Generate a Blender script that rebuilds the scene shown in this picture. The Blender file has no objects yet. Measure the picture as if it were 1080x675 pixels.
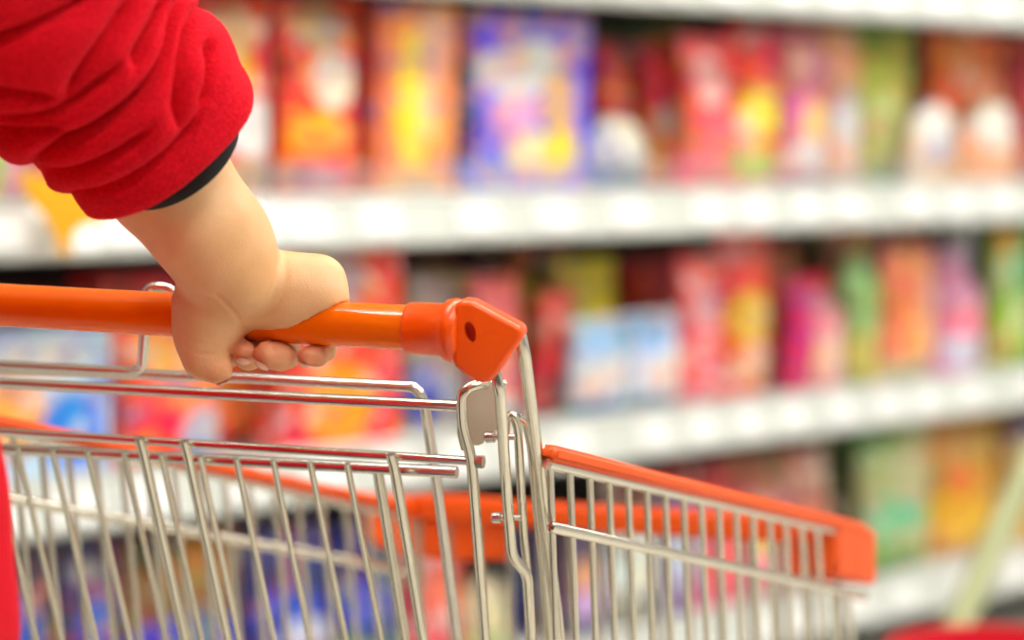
import bpy, bmesh, math, random
import numpy as np
from mathutils import Vector, Matrix

random.seed(5)
PI = math.pi
SC = bpy.context.scene
COL = SC.collection

# ------------------------------------------------------------------ camera
FPX = 2550.0
CAMZ = 1.19
CAM = Vector((0, 0, CAMZ))
pitch = math.radians(5.53)
roll = math.radians(1.3)
Fw = Vector((0, math.cos(pitch), -math.sin(pitch)))
U0 = Vector((0, math.sin(pitch), math.cos(pitch)))
X0 = Vector((1, 0, 0))
Rt = math.cos(roll) * X0 + math.sin(roll) * U0
Up = -math.sin(roll) * X0 + math.cos(roll) * U0
cd = bpy.data.cameras.new('camera')
cam = bpy.data.objects.new('camera', cd)
COL.objects.link(cam)
M = Matrix.Identity(4)
for i in range(3):
    M[i][0], M[i][1], M[i][2], M[i][3] = Rt[i], Up[i], -Fw[i], CAM[i]
cam.matrix_world = M
cd.sensor_width = 36
cd.lens = FPX / 1080 * 36
cd.clip_start = 0.05
cd.dof.use_dof = True
cd.dof.focus_distance = 1.76
cd.dof.aperture_fstop = cd.lens / 1000 / 0.036
SC.camera = cam


def ray(px, py):
    return Fw + (px - 540) / FPX * Rt - (py - 337.5) / FPX * Up


def P(px, py, d):
    return CAM + ray(px, py) * d


def on_plane(px, py, p0, n):
    r = ray(px, py)
    return CAM + r * ((p0 - CAM).dot(n) / r.dot(n))


def project(p):
    v = p - CAM
    d = v.dot(Fw)
    return 540 + FPX * v.dot(Rt) / d, 337.5 - FPX * v.dot(Up) / d, d


# ------------------------------------------------------------------ helpers
def lin(c):
    return c / 12.92 if c <= 0.04045 else ((c + 0.055) / 1.055) ** 2.4


def rgb(r, g, b):
    return (lin(r / 255), lin(g / 255), lin(b / 255), 1)


def new_mat(name):
    m = bpy.data.materials.new(name)
    m.use_nodes = True
    nt = m.node_tree
    return m, nt, nt.nodes['Principled BSDF']


def mat(name, col, rough=0.5, metal=0.0, coat=0.0, bump=0.0, bscale=200, var=0.0, spec=0.5):
    m, nt, b = new_mat(name)
    b.inputs['Base Color'].default_value = col
    b.inputs['Roughness'].default_value = rough
    b.inputs['Metallic'].default_value = metal
    b.inputs['Coat Weight'].default_value = coat
    b.inputs['Coat Roughness'].default_value = 0.08
    b.inputs['Specular IOR Level'].default_value = spec
    tc = nt.nodes.new('ShaderNodeTexCoord')
    nz = nt.nodes.new('ShaderNodeTexNoise')
    nz.inputs['Scale'].default_value = bscale
    nt.links.new(tc.outputs['Object'], nz.inputs['Vector'])
    if bump:
        bp = nt.nodes.new('ShaderNodeBump')
        bp.inputs['Strength'].default_value = bump
        bp.inputs['Distance'].default_value = 0.001
        nt.links.new(nz.outputs['Fac'], bp.inputs['Height'])
        nt.links.new(bp.outputs['Normal'], b.inputs['Normal'])
    if var:
        mx = nt.nodes.new('ShaderNodeMix')
        mx.data_type = 'RGBA'
        mx.inputs[6].default_value = tuple(c * (1 - var) for c in col[:3]) + (1,)
        mx.inputs[7].default_value = tuple(min(1, c * (1 + var)) for c in col[:3]) + (1,)
        nt.links.new(nz.outputs['Fac'], mx.inputs[0])
        nt.links.new(mx.outputs[2], b.inputs['Base Color'])
    return m


def tag(o, label=None, cat=None, group=None, kind=None):
    if label: o['label'] = label
    if cat: o['category'] = cat
    if group: o['group'] = group
    if kind: o['kind'] = kind
    return o


def empty(name, loc):
    o = bpy.data.objects.new(name, None)
    o.empty_display_size = 0.05
    o.location = loc
    COL.objects.link(o)
    return o


def link(name, me, m, parent=None, smooth=True):
    o = bpy.data.objects.new(name, me)
    if m: me.materials.append(m)
    if smooth:
        me.polygons.foreach_set('use_smooth', [True] * len(me.polygons))
    COL.objects.link(o)
    if parent:
        o.parent = parent
        L = Vector((0, 0, 0))
        q = parent
        while q:
            L += q.location
            q = q.parent
        o.matrix_parent_inverse = Matrix.Translation(-L)
    return o


def bm_obj(name, bm, m, parent=None, smooth=True, angle=None):
    me = bpy.data.meshes.new(name)
    bm.normal_update()
    bm.to_mesh(me)
    bm.free()
    o = link(name, me, m, parent, smooth)
    if angle is not None:
        try:
            me.set_sharp_from_angle(angle=math.radians(angle))
        except Exception:
            pass
    return o


def apply_mods(o):
    dg = bpy.context.evaluated_depsgraph_get()
    dg.update()
    ev = o.evaluated_get(dg)
    me = bpy.data.meshes.new_from_object(ev)
    o.modifiers.clear()
    o.data = me
    return o


def fillet(pts, r, n=6):
    pts = [Vector(p) for p in pts]
    out = [pts[0]]
    for i in range(1, len(pts) - 1):
        a, b, c = pts[i - 1], pts[i], pts[i + 1]
        u, v = (a - b), (c - b)
        k = min(r, u.length * 0.48, v.length * 0.48)
        s, e = b + u.normalized() * k, b + v.normalized() * k
        for j in range(n + 1):
            t = j / n
            out.append((1 - t) ** 2 * s + 2 * t * (1 - t) * b + t * t * e)
    out.append(pts[-1])
    return out


def add_tube(bm, pts, r, seg=12, cap=True):
    pts = [Vector(p) for p in pts]
    rs = r if isinstance(r, (list, tuple)) else [r] * len(pts)
    t = (pts[1] - pts[0]).normalized()
    up = Vector((0, 0, 1)) if abs(t.z) < 0.9 else Vector((1, 0, 0))
    n = t.cross(up).normalized()
    rings = []
    for i, p in enumerate(pts):
        if i == 0: tt = pts[1] - pts[0]
        elif i == len(pts) - 1: tt = pts[-1] - pts[-2]
        else: tt = (pts[i + 1] - pts[i]).normalized() + (pts[i] - pts[i - 1]).normalized()
        tt = tt.normalized()
        n = (n - tt * n.dot(tt)).normalized()
        b = tt.cross(n)
        rings.append([bm.verts.new(p + (math.cos(2 * PI * k / seg) * n + math.sin(2 * PI * k / seg) * b) * rs[i]) for k in range(seg)])
    for a, c in zip(rings, rings[1:]):
        for k in range(seg):
            bm.faces.new((a[k], a[(k + 1) % seg], c[(k + 1) % seg], c[k]))
    if cap:
        bm.faces.new(list(reversed(rings[0])))
        bm.faces.new(rings[-1])


def tube(name, pts, r, m, parent=None, bend=0.0, seg=12):
    bm = bmesh.new()
    if bend: pts = fillet(pts, bend)
    add_tube(bm, pts, r, seg)
    return bm_obj(name, bm, m, parent, angle=50)


def add_box(bm, c, ax, ay, az, hx, hy, hz):
    c = Vector(c)
    vs = []
    for sx in (-1, 1):
        for sy in (-1, 1):
            for sz in (-1, 1):
                vs.append(bm.verts.new(c + ax * (sx * hx) + ay * (sy * hy) + az * (sz * hz)))
    fs = [(0, 1, 3, 2), (4, 6, 7, 5), (0, 4, 5, 1), (2, 3, 7, 6), (0, 2, 6, 4), (1, 5, 7, 3)]
    for f in fs:
        bm.faces.new([vs[i] for i in f])
    bmesh.ops.recalc_face_normals(bm, faces=bm.faces)


def box(name, c, ax, ay, az, hx, hy, hz, m, parent=None, bevel=0.0):
    bm = bmesh.new()
    add_box(bm, c, ax, ay, az, hx, hy, hz)
    if bevel:
        bmesh.ops.bevel(bm, geom=bm.edges[:], offset=bevel, segments=2, affect='EDGES', profile=0.6)
    return bm_obj(name, bm, m, parent, smooth=bool(bevel), angle=40)


VZ = Vector((0, 0, 1))

# ------------------------------------------------------------------ materials
M_handle = mat('orange_plastic_tube', rgb(250, 112, 0), 0.2, coat=0.2, bump=0.05, bscale=60, var=0.05, spec=0.35)
M_orange = mat('orange_plastic', rgb(250, 88, 0), 0.3, coat=0.15, bump=0.06, bscale=300, var=0.03)
M_orange2 = mat('orange_rim_plastic', rgb(246, 92, 8), 0.42, bump=0.05, bscale=200, var=0.03)
M_chrome = mat('chrome_wire', (0.78, 0.75, 0.69, 1), 0.2, metal=1, bump=0.03, bscale=90)
M_zinc = mat('zinc_wire', (0.74, 0.71, 0.60, 1), 0.19, metal=1, bump=0.08, bscale=150, var=0.06)
M_grayp = mat('grey_plastic', rgb(238, 232, 214), 0.4, bump=0.05)
M_dark = mat('dark_metal', rgb(150, 128, 84), 0.35, metal=0.8)
M_rubber = mat('rubber', rgb(50, 50, 52), 0.7)
M_shelf = mat('shelf_white', rgb(220, 224, 218), 0.25, coat=0.3, bump=0.02, bscale=20)
M_rail = mat('rail_white', rgb(204, 210, 202), 0.28, coat=0.6, bump=0.05, bscale=8)
M_backp = mat('shelf_back', rgb(58, 50, 50), 0.7, var=0.2, bscale=6)
M_card = mat('price_card', rgb(234, 236, 232), 0.4)
M_yellow = mat('yellow_card', rgb(240, 172, 10), 0.4, var=0.1, bscale=12)


def skin_mat():
    m, nt, b = new_mat('skin')
    tc = nt.nodes.new('ShaderNodeTexCoord')
    n1 = nt.nodes.new('ShaderNodeTexNoise'); n1.inputs['Scale'].default_value = 28
    n1.inputs['Detail'].default_value = 3
    n2 = nt.nodes.new('ShaderNodeTexVoronoi'); n2.inputs['Scale'].default_value = 900
    n3 = nt.nodes.new('ShaderNodeTexNoise'); n3.inputs['Scale'].default_value = 220
    for n in (n1, n2, n3): nt.links.new(tc.outputs['Object'], n.inputs['Vector'])
    cr = nt.nodes.new('ShaderNodeValToRGB')
    cr.color_ramp.elements[0].position = 0.3; cr.color_ramp.elements[0].color = rgb(224, 173, 116)
    cr.color_ramp.elements[1].position = 0.7; cr.color_ramp.elements[1].color = rgb(238, 191, 140)
    nt.links.new(n1.outputs['Fac'], cr.inputs['Fac'])
    # redder skin towards the finger tips (blood in the gripping fingers)
    at = nt.nodes.new('ShaderNodeAttribute'); at.attribute_name = 'tips'
    mx = nt.nodes.new('ShaderNodeMix'); mx.data_type = 'RGBA'
    mx.inputs[7].default_value = rgb(222, 134, 96)
    nt.links.new(at.outputs['Fac'], mx.inputs[0])
    nt.links.new(cr.outputs['Color'], mx.inputs[6])
    nt.links.new(mx.outputs[2], b.inputs['Base Color'])
    b.inputs['Roughness'].default_value = 0.48
    b.inputs['Subsurface Weight'].default_value = 0.1
    b.inputs['Subsurface Radius'].default_value = (0.012, 0.005, 0.003)
    b.inputs['Subsurface Scale'].default_value = 0.6
    ad = nt.nodes.new('ShaderNodeMath'); ad.operation = 'ADD'
    nt.links.new(n2.outputs['Distance'], ad.inputs[0]); nt.links.new(n3.outputs['Fac'], ad.inputs[1])
    bp = nt.nodes.new('ShaderNodeBump'); bp.inputs['Strength'].default_value = 0.25; bp.inputs['Distance'].default_value = 0.0006
    nt.links.new(ad.outputs[0], bp.inputs['Height']); nt.links.new(bp.outputs['Normal'], b.inputs['Normal'])
    return m


def fleece_mat(name, c0, c1):
    m, nt, b = new_mat(name)
    tc = nt.nodes.new('ShaderNodeTexCoord')
    n1 = nt.nodes.new('ShaderNodeTexNoise'); n1.inputs['Scale'].default_value = 420; n1.inputs['Detail'].default_value = 4
    n2 = nt.nodes.new('ShaderNodeTexNoise'); n2.inputs['Scale'].default_value = 12
    for n in (n1, n2): nt.links.new(tc.outputs['Object'], n.inputs['Vector'])
    cr = nt.nodes.new('ShaderNodeValToRGB')
    cr.color_ramp.elements[0].position = 0.3; cr.color_ramp.elements[0].color = c0
    cr.color_ramp.elements[1].position = 0.7; cr.color_ramp.elements[1].color = c1
    nt.links.new(n1.outputs['Fac'], cr.inputs['Fac'])
    nt.links.new(cr.outputs['Color'], b.inputs['Base Color'])
    b.inputs['Roughness'].default_value = 0.95
    b.inputs['Specular IOR Level'].default_value = 0.1
    b.inputs['Sheen Weight'].default_value = 0.12
    b.inputs['Sheen Roughness'].default_value = 0.5
    b.inputs['Sheen Tint'].default_value = (1.0, 0.25, 0.3, 1)
    bp = nt.nodes.new('ShaderNodeBump'); bp.inputs['Strength'].default_value = 0.5; bp.inputs['Distance'].default_value = 0.0015
    nt.links.new(n1.outputs['Fac'], bp.inputs['Height']); nt.links.new(bp.outputs['Normal'], b.inputs['Normal'])
    return m


M_skin = skin_mat()
M_fleece = fleece_mat('red_fleece', rgb(196, 8, 24), rgb(232, 20, 42))
M_black = mat('black_knit', rgb(26, 27, 26), 0.9, bump=0.4, bscale=700)
M_jeans = mat('dark_trousers', rgb(40, 44, 60), 0.9, bump=0.3, bscale=500)
M_hair = mat('dark_hair', rgb(40, 28, 22), 0.5, bump=0.5, bscale=150)
M_nail = mat('nail', rgb(232, 172, 140), 0.25, coat=0.4)

# ------------------------------------------------------------------ the room
def quad(name, pts, m):
    bm = bmesh.new()
    bm.faces.new([bm.verts.new(p) for p in pts])
    o = bm_obj(name, bm, m, smooth=False)
    return tag(o, kind='structure')


def tile_mat():
    m, nt, b = new_mat('floor_tiles')
    tc = nt.nodes.new('ShaderNodeTexCoord')
    br = nt.nodes.new('ShaderNodeTexBrick')
    br.offset = 0
    br.inputs['Scale'].default_value = 1
    br.inputs['Brick Width'].default_value = 0.6
    br.inputs['Row Height'].default_value = 0.6
    br.inputs['Mortar Size'].default_value = 0.006
    br.inputs['Color1'].default_value = rgb(206, 200, 188)
    br.inputs['Color2'].default_value = rgb(196, 190, 178)
    br.inputs['Mortar'].default_value = rgb(140, 130, 112)
    nt.links.new(tc.outputs['Object'], br.inputs['Vector'])
    nt.links.new(br.outputs['Color'], b.inputs['Base Color'])
    b.inputs['Roughness'].default_value = 0.25
    return m


quad('floor', [(-7, -3, 0), (9, -3, 0), (9, 12, 0), (-7, 12, 0)], tile_mat())
quad('ceiling', [(-7, -3, 3.2), (-7, 12, 3.2), (9, 12, 3.2), (9, -3, 3.2)], mat('ceiling_white', rgb(225, 222, 214), 0.9))
quad('wall_back', [(-7, -3, 0), (-7, -3, 3.2), (9, -3, 3.2), (9, -3, 0)], mat('wall_warm', rgb(120, 100, 90), 0.8, var=0.3, bscale=3))

# shelf frame : direction e along the aisle, nb = away from the aisle
vp = ray(3160, 150)
e = Vector((vp.x, vp.y, 0)).normalized()
nb = Vector((-e.y, e.x, 0))
S0 = P(750, 240, 4.1)


def on_shelf(px, py, back=0.0):
    return on_plane(px, py, S0 + nb * back, nb)


zb = [on_shelf(1080, y).z for y in (34, 232, 430)]
sp = (zb[0] - zb[2]) / 2
ZB = [zb[1] + sp + 0.004, zb[1], zb[1] - sp, zb[1] - 2 * sp]      # bottom edges of the price rails, top shelf first
RAILH = 0.075
SHZ = [z + RAILH - 0.01 for z in ZB]                       # shelf surfaces


def S(along, back, z):
    p = S0 + e * along + nb * back
    return Vector((p.x, p.y, z))


A0, A1 = -2.6, 3.4
gondola = empty('shelf_unit', S(0.4, 0.25, 0))
tag(gondola, 'white metal supermarket shelving unit running along the aisle behind the cart', 'shelving')
am = (A0 + A1) / 2
ah = (A1 - A0) / 2
box('back_panel', S(am, 0.52, 1.0), e, nb, VZ, ah, 0.015, 1.0, M_backp, gondola)
for a in (A0, A0 + 2, A0 + 4, A1):
    box('upright', S(a, 0.49, 1.0), e, nb, VZ, 0.02, 0.03, 1.0, M_shelf, gondola, 0.004)
box('plinth', S(am, 0.27, 0.05), e, nb, VZ, ah, 0.25, 0.05, M_shelf, gondola, 0.005)
for k in range(4):
    box('shelf_board', S(am, 0.26, SHZ[k] - 0.012), e, nb, VZ, ah, 0.24, 0.011, M_shelf, gondola, 0.003)
    # price rail : tilted upwards, with lips
    bm = bmesh.new()
    z0, z1 = ZB[k], ZB[k] + RAILH
    prof = [(0.004, z0 - 0.004), (-0.012, z0 - 0.002), (-0.016, z0 + 0.006), (-0.010, z0 + 0.010), (0.010, z1 - 0.010), (0.006, z1 - 0.004), (0.014, z1 + 0.002), (0.024, z1 - 0.004), (0.024, z1 - 0.012), (0.008, z0 + 0.006)]
    L = [bm.verts.new(S(A0, b, z)) for b, z in prof]
    R = [bm.verts.new(S(A1, b, z)) for b, z in prof]
    n = len(prof)
    for i in range(n):
        bm.faces.new((L[i], L[(i + 1) % n], R[(i + 1) % n], R[i]))
    bm.faces.new(L); bm.faces.new(list(reversed(R)))
    bmesh.ops.recalc_face_normals(bm, faces=bm.faces)
    bm_obj('price_rail', bm, M_rail, gondola, smooth=False)

# clear guard along the second shelf
m, nt, b = new_mat('clear_acrylic')
tr = nt.nodes.new('ShaderNodeBsdfTransparent')
gl = nt.nodes.new('ShaderNodeBsdfGlossy'); gl.inputs['Roughness'].default_value = 0.15
df = nt.nodes.new('ShaderNodeBsdfDiffuse'); df.inputs['Color'].default_value = (0.9, 0.95, 0.95, 1)
m1 = nt.nodes.new('ShaderNodeMixShader'); m1.inputs[0].default_value = 0.4
m2 = nt.nodes.new('ShaderNodeMixShader'); m2.inputs[0].default_value = 0.13
nt.links.new(gl.outputs[0], m1.inputs[1]); nt.links.new(df.outputs[0], m1.inputs[2])
nt.links.new(tr.outputs[0], m2.inputs[1]); nt.links.new(m1.outputs[0], m2.inputs[2])
nt.links.new(m2.outputs[0], nt.nodes['Material Output'].inputs['Surface'])
M_acr = m
g = box('shelf_guard', S(am, 0.027, SHZ[1] + 0.03), e, nb, VZ, ah, 0.0015, 0.03, M_acr, gondola)
g['label'] = 'clear acrylic front guard'

# price cards on the rails
card = None
place_words = {0: 'the top shelf rail', 1: 'the second shelf rail', 2: 'the third shelf rail', 3: 'the lowest shelf rail'}
for k in range(4):
    rr_ = random.Random(k + 40)
    a_k, xs = {0: -0.45, 1: -1.4, 2: -1.4, 3: 0.15}[k], []
    while a_k < 1.1:
        xs.append(a_k)
        a_k += rr_.choice([0.12, 0.14, 0.17, 0.2])
    for a in xs:
        t = (VZ * (RAILH - 0.02) + nb * 0.02).normalized()
        if card is None:
            bm = bmesh.new()
            add_box(bm, (0, 0, 0), e, nb, VZ, 0.040, 0.0010, 0.0265)
            card = bm_obj('price_card', bm, M_card, smooth=False)
            o = card
        else:
            o = card.copy(); COL.objects.link(o)
        o.location = S(a, -0.0045, ZB[k] + RAILH / 2)
        o.rotation_mode = 'AXIS_ANGLE'
        o.rotation_axis_angle = (math.atan2(0.02, RAILH - 0.02), -e.x, -e.y, 0)
        tag(o, 'small white price card clipped on ' + place_words[k], 'price card', 'price cards on ' + place_words[k])


# ------------------------------------------------------------------ goods on the shelves
def pack_mat(name, base, blobs, w, h, rough=0.35):
    m, nt, b = new_mat(name)
    tc = nt.nodes.new('ShaderNodeTexCoord')
    nz = nt.nodes.new('ShaderNodeTexNoise'); nz.inputs['Scale'].default_value = 14
    nt.links.new(tc.outputs['Object'], nz.inputs['Vector'])
    mp = nt.nodes.new('ShaderNodeMixRGB'); mp.blend_type = 'ADD'; mp.inputs[0].default_value = 0.03
    nt.links.new(tc.outputs['Object'], mp.inputs[1]); nt.links.new(nz.outputs['Color'], mp.inputs[2])
    sx = nt.nodes.new('ShaderNodeSeparateXYZ'); nt.links.new(mp.outputs[0], sx.inputs[0])
    prev = None
    col = base
    for (u, v, ru, rv, c) in blobs:
        def nodem(op, a, bb):
            q = nt.nodes.new('ShaderNodeMath'); q.operation = op
            for i, s in enumerate((a, bb)):
                if s is None: continue
                if isinstance(s, (int, float)): q.inputs[i].default_value = s
                else: nt.links.new(s, q.inputs[i])
            return q.outputs[0]
        dx = nodem('DIVIDE', nodem('SUBTRACT', sx.outputs[0], (u - 0.5) * w + 0.015), ru * w)
        dz = nodem('DIVIDE', nodem('SUBTRACT', sx.outputs[2], v * h + 0.015), rv * h)
        d = nodem('ADD', nodem('MULTIPLY', dx, dx), nodem('MULTIPLY', dz, dz))
        mr = nt.nodes.new('ShaderNodeMapRange')
        mr.inputs['From Min'].default_value = 1.15; mr.inputs['From Max'].default_value = 0.85
        nt.links.new(d, mr.inputs['Value'])
        mx = nt.nodes.new('ShaderNodeMix'); mx.data_type = 'RGBA'
        nt.links.new(mr.outputs[0], mx.inputs[0])
        if prev is None: mx.inputs[6].default_value = base
        else: nt.links.new(prev, mx.inputs[6])
        mx.inputs[7].default_value = c
        prev = mx.outputs[2]
    vo = nt.nodes.new('ShaderNodeTexVoronoi'); vo.inputs['Scale'].default_value = 26
    of = nt.nodes.new('ShaderNodeVectorMath'); of.operation = 'ADD'
    of.inputs[1].default_value = (len(blobs) * 3.7 + base[0] * 9, base[1] * 13, w * 77)
    nt.links.new(tc.outputs['Object'], of.inputs[0]); nt.links.new(of.outputs[0], vo.inputs['Vector'])
    mv = nt.nodes.new('ShaderNodeMix'); mv.data_type = 'RGBA'; mv.inputs[0].default_value = 0.07
    if prev: nt.links.new(prev, mv.inputs[6])
    else: mv.inputs[6].default_value = base
    hs = nt.nodes.new('ShaderNodeHueSaturation'); hs.inputs['Saturation'].default_value = 1.5; hs.inputs['Value'].default_value = 1.25
    nt.links.new(vo.outputs['Color'], hs.inputs['Color']); nt.links.new(hs.outputs['Color'], mv.inputs[7])
    # printed shapes in two accent inks
    rr_ = random.Random(int(w * 1e5) + len(blobs) * 31 + int(base[0] * 997))
    last = mv.outputs[2]
    for q_ in range(3):
        ink = rr_.choice([rgb(236, 228, 208), rgb(250, 206, 50), rgb(214, 40, 36), rgb(60, 84, 180), rgb(110, 160, 60), rgb(240, 240, 240), rgb(90, 40, 50), rgb(244, 150, 120)])
        mp_ = nt.nodes.new('ShaderNodeMapping')
        mp_.inputs['Location'].default_value = (rr_.random() * 30, rr_.random() * 30, rr_.random() * 30)
        mp_.inputs['Scale'].default_value = (1, 1, 0.8 + rr_.random() * 1.2)
        nt.links.new(tc.outputs['Object'], mp_.inputs['Vector'])
        no = nt.nodes.new('ShaderNodeTexNoise'); no.inputs['Scale'].default_value = 15 + 9 * q_; no.inputs['Detail'].default_value = 1.0
        nt.links.new(mp_.outputs[0], no.inputs['Vector'])
        mr_ = nt.nodes.new('ShaderNodeMapRange')
        mr_.inputs['From Min'].default_value = 0.595; mr_.inputs['From Max'].default_value = 0.625
        mr_.inputs['To Max'].default_value = 0.48
        nt.links.new(no.outputs['Fac'], mr_.inputs['Value'])
        mk = nt.nodes.new('ShaderNodeMix'); mk.data_type = 'RGBA'
        nt.links.new(mr_.outputs[0], mk.inputs[0]); nt.links.new(last, mk.inputs[6]); mk.inputs[7].default_value = ink
        last = mk.outputs[2]
    nt.links.new(last, b.inputs['Base Color'])
    b.inputs['Roughness'].default_value = rough
    return m


def mesh_bag(w, h, t, sag=0.0):
    bm = bmesh.new()
    nx, nz = 14, 18
    g = {}
    for s in (0, 1):
        for i in range(nx + 1):
            for j in range(nz + 1):
                u, v = i / nx * 2 - 1, j / nz
                edge = (max(0.0, 1 - abs(u) ** 4)) ** 0.5
                prof = min(1, v / 0.12) ** 0.5 * (1 - max(0, (v - 0.45) / 0.55) ** 2.2)
                if v > 0.93: prof = 0
                th = 0.002 + t / 2 * edge * prof
                wv = 0.05 * math.sin(v * 9 + s) * (1 - v) * 0.3
                xx = u * w / 2 * (1 - 0.10 * prof * (1 if abs(u) > 0.01 else 1)) + 0.0
                wr = 0.0025 * math.sin(i * 1.7 + j * 0.9) * edge * prof
                if (s == 1) and (i in (0, nx) or j in (0, nz)):
                    g[s, i, j] = g[0, i, j]
                    continue
                yy = (-1 if s == 0 else 1) * (th + wr) if not (i in (0, nx) or j in (0, nz)) else 0
                g[s, i, j] = bm.verts.new((xx, yy, v * h))
    for s in (0, 1):
        for i in range(nx):
            for j in range(nz):
                q = [g[s, i, j], g[s, i + 1, j], g[s, i + 1, j + 1], g[s, i, j + 1]]
                if s: q.reverse()
                bm.faces.new(q)
    return bm


def mesh_box(w, h, t):
    bm = bmesh.new()
    add_box(bm, (0, 0, h / 2), X0, Vector((0, 1, 0)), VZ, w / 2, t / 2, h / 2)
    bmesh.ops.bevel(bm, geom=bm.edges[:], offset=0.003, segments=2, affect='EDGES')
    return bm


def mesh_lathe(w, h, prof, flat=1.0, n=24):
    bm = bmesh.new()
    rings = []
    for r, z in prof:
        rings.append([bm.verts.new((math.cos(2 * PI * k / n) * r * w / 2, math.sin(2 * PI * k / n) * r * w / 2 * flat, z * h)) for k in range(n)])
    for a, c in zip(rings, rings[1:]):
        for k in range(n):
            bm.faces.new((a[k], a[(k + 1) % n], c[(k + 1) % n], c[k]))
    bm.faces.new(list(reversed(rings[0]))); bm.faces.new(rings[-1])
    return bm


PR_TUB = [(0.82, 0), (0.9, 0.02), (0.97, 0.5), (1.0, 0.78), (1.03, 0.8), (1.03, 0.93), (0.98, 0.97), (0.6, 1.0)]
PR_BOT = [(0.86, 0), (0.97, 0.03), (1, 0.1), (1, 0.55), (0.93, 0.66), (0.5, 0.8), (0.36, 0.85), (0.36, 0.9)]
PR_CAP = [(0.42, 0.88), (0.44, 0.9), (0.44, 0.98), (0.38, 1.0)]
PR_POUCH = [(0.7, 0), (0.95, 0.06), (1.0, 0.3), (0.97, 0.6), (0.75, 0.85), (0.4, 0.97), (0.1, 1.0)]


def C(r, g, b):
    m_ = (r + g + b) / 3
    return rgb(*[min(255, max(0, m_ + (c - m_) * 1.22)) for c in (r, g, b)])


DKG = C(40, 60, 30)


PLACED = {}


QUEUE = []


def product(*a, **k):
    QUEUE.append((a, k))


def place_product(kind, x0, x1, ytop, shelf, back, base, blobs, label, cat, name, tilt=0.0, t=None, ybase=None, group=None, capc=None):
    zs = SHZ[shelf]
    tt = t or {'bag': 0.055, 'box': 0.08, 'tub': 0.1, 'bottle': 0.08, 'pouch': 0.09}[kind]
    for _ in range(150):
        a = on_shelf(x0, ytop, back); b2 = on_shelf(x1, ytop, back)
        c = on_shelf((x0 + x1) / 2, ytop, back)
        w = (b2 - a).length * (0.97, 0.92, 0.86)[_ % 3]
        dep = tt if kind in ('bag', 'box') else w * (0.62 if kind == 'pouch' else 1.0)
        al = (c - S0).dot(e)
        hw = w / 2 + (0.03 + 0.1 * tilt if tilt else 0.0015)
        r_ = (al - hw, al + hw, back, back + dep)
        if any(r_[0] < q[1] and q[0] < r_[1] and r_[2] < q[3] + 0.002 and q[2] < r_[3] + 0.002 for q in PLACED.get(shelf, [])):
            back += 0.01 if _ % 3 == 2 else 0
        else:
            break
    PLACED.setdefault(shelf, []).append(r_)
    z0 = zs if ybase is None else on_shelf((x0 + x1) / 2, ybase, back).z
    if ybase is not None and z0 < zs: z0 = zs
    h = c.z - z0
    h = min(h, ZB[shelf - 1] - 0.012 - z0)
    base_pt = Vector((c.x, c.y, z0)) + nb * (tt / 2 if kind in ('bag', 'box') else dep / 2)
    mm = pack_mat('packaging', base, blobs, w, h)
    if kind == 'bag': bm = mesh_bag(w, h, tt)
    elif kind == 'box': bm = mesh_box(w, h, tt)
    elif kind == 'tub': bm = mesh_lathe(w, h, PR_TUB)
    elif kind == 'pouch': bm = mesh_lathe(w, h, PR_POUCH, 0.58)
    else: bm = mesh_lathe(w, h, PR_BOT)
    yaw = math.atan2(e.y, e.x)
    if kind == 'bottle':
        root = empty(name, base_pt)
        body = bm_obj('bottle_body', bm, mm, None, angle=40); body.parent = root
        cp = bm_obj('bottle_cap', mesh_lathe(w, h, PR_CAP), mat('cap_plastic', capc or C(240, 240, 240), 0.4), None, angle=40); cp.parent = root
        o = root
    else:
        o = bm_obj(name, bm, mm, None, angle=40)
        o.location = base_pt
    o.rotation_euler = (0, tilt, yaw)
    if tilt: o.location.z += abs(math.sin(tilt)) * w / 2
    tag(o, label, cat, group)
    return o


W = C(226, 224, 216); CR = C(240, 228, 196); YE = C(255, 214, 10); RD = C(232, 24, 28); OR = C(248, 130, 12); PK = C(250, 130, 140); BL = C(40, 60, 200)
# ---- on the second shelf (top row in the picture)
product('bag', -24, 36, 20, 1, 0.05, C(150, 190, 90), [(0.7, 0.2, 0.25, 0.2, C(210, 120, 190)), (0.4, 0.6, 0.3, 0.2, W)], 'green snack bag behind the red sleeve, leftmost on the second shelf', 'snack bag', 'snack_bag')
product('bag', 40, 118, 12, 1, 0.05, C(226, 60, 50), [(0.5, 0.5, 0.3, 0.2, YE)], 'red and yellow snack bag hidden mostly behind the red sleeve', 'snack bag', 'snack_bag')
product('bag', 122, 205, 8, 1, 0.05, C(236, 140, 30), [(0.5, 0.5, 0.3, 0.2, W)], 'orange snack bag just behind the raised red sleeve', 'snack bag', 'snack_bag')
product('bag', 212, 298, -12, 1, 0.05, C(226, 46, 34), [(0.45, 0.82, 0.35, 0.14, C(214, 160, 120)), (0.42, 0.60, 0.3, 0.14, C(240, 180, 40)), (0.62, 0.36, 0.32, 0.15, W), (0.5, 0.12, 0.5, 0.09, C(190, 150, 90))], 'red crisp bag with white oval and yellow patch beside the sleeve', 'snack bag', 'snack_bag')
product('bag', 294, 398, -14, 1, 0.05, C(234, 40, 28), [(0.45, 0.86, 0.34, 0.13, C(170, 150, 130)), (0.35, 0.64, 0.18, 0.09, OR), (0.6, 0.60, 0.27, 0.15, W), (0.45, 0.33, 0.34, 0.11, C(240, 160, 20)), (0.4, 0.10, 0.4, 0.07, C(190, 130, 160))], 'large red crisp bag with round white emblem in its middle', 'snack bag', 'snack_bag')
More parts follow.
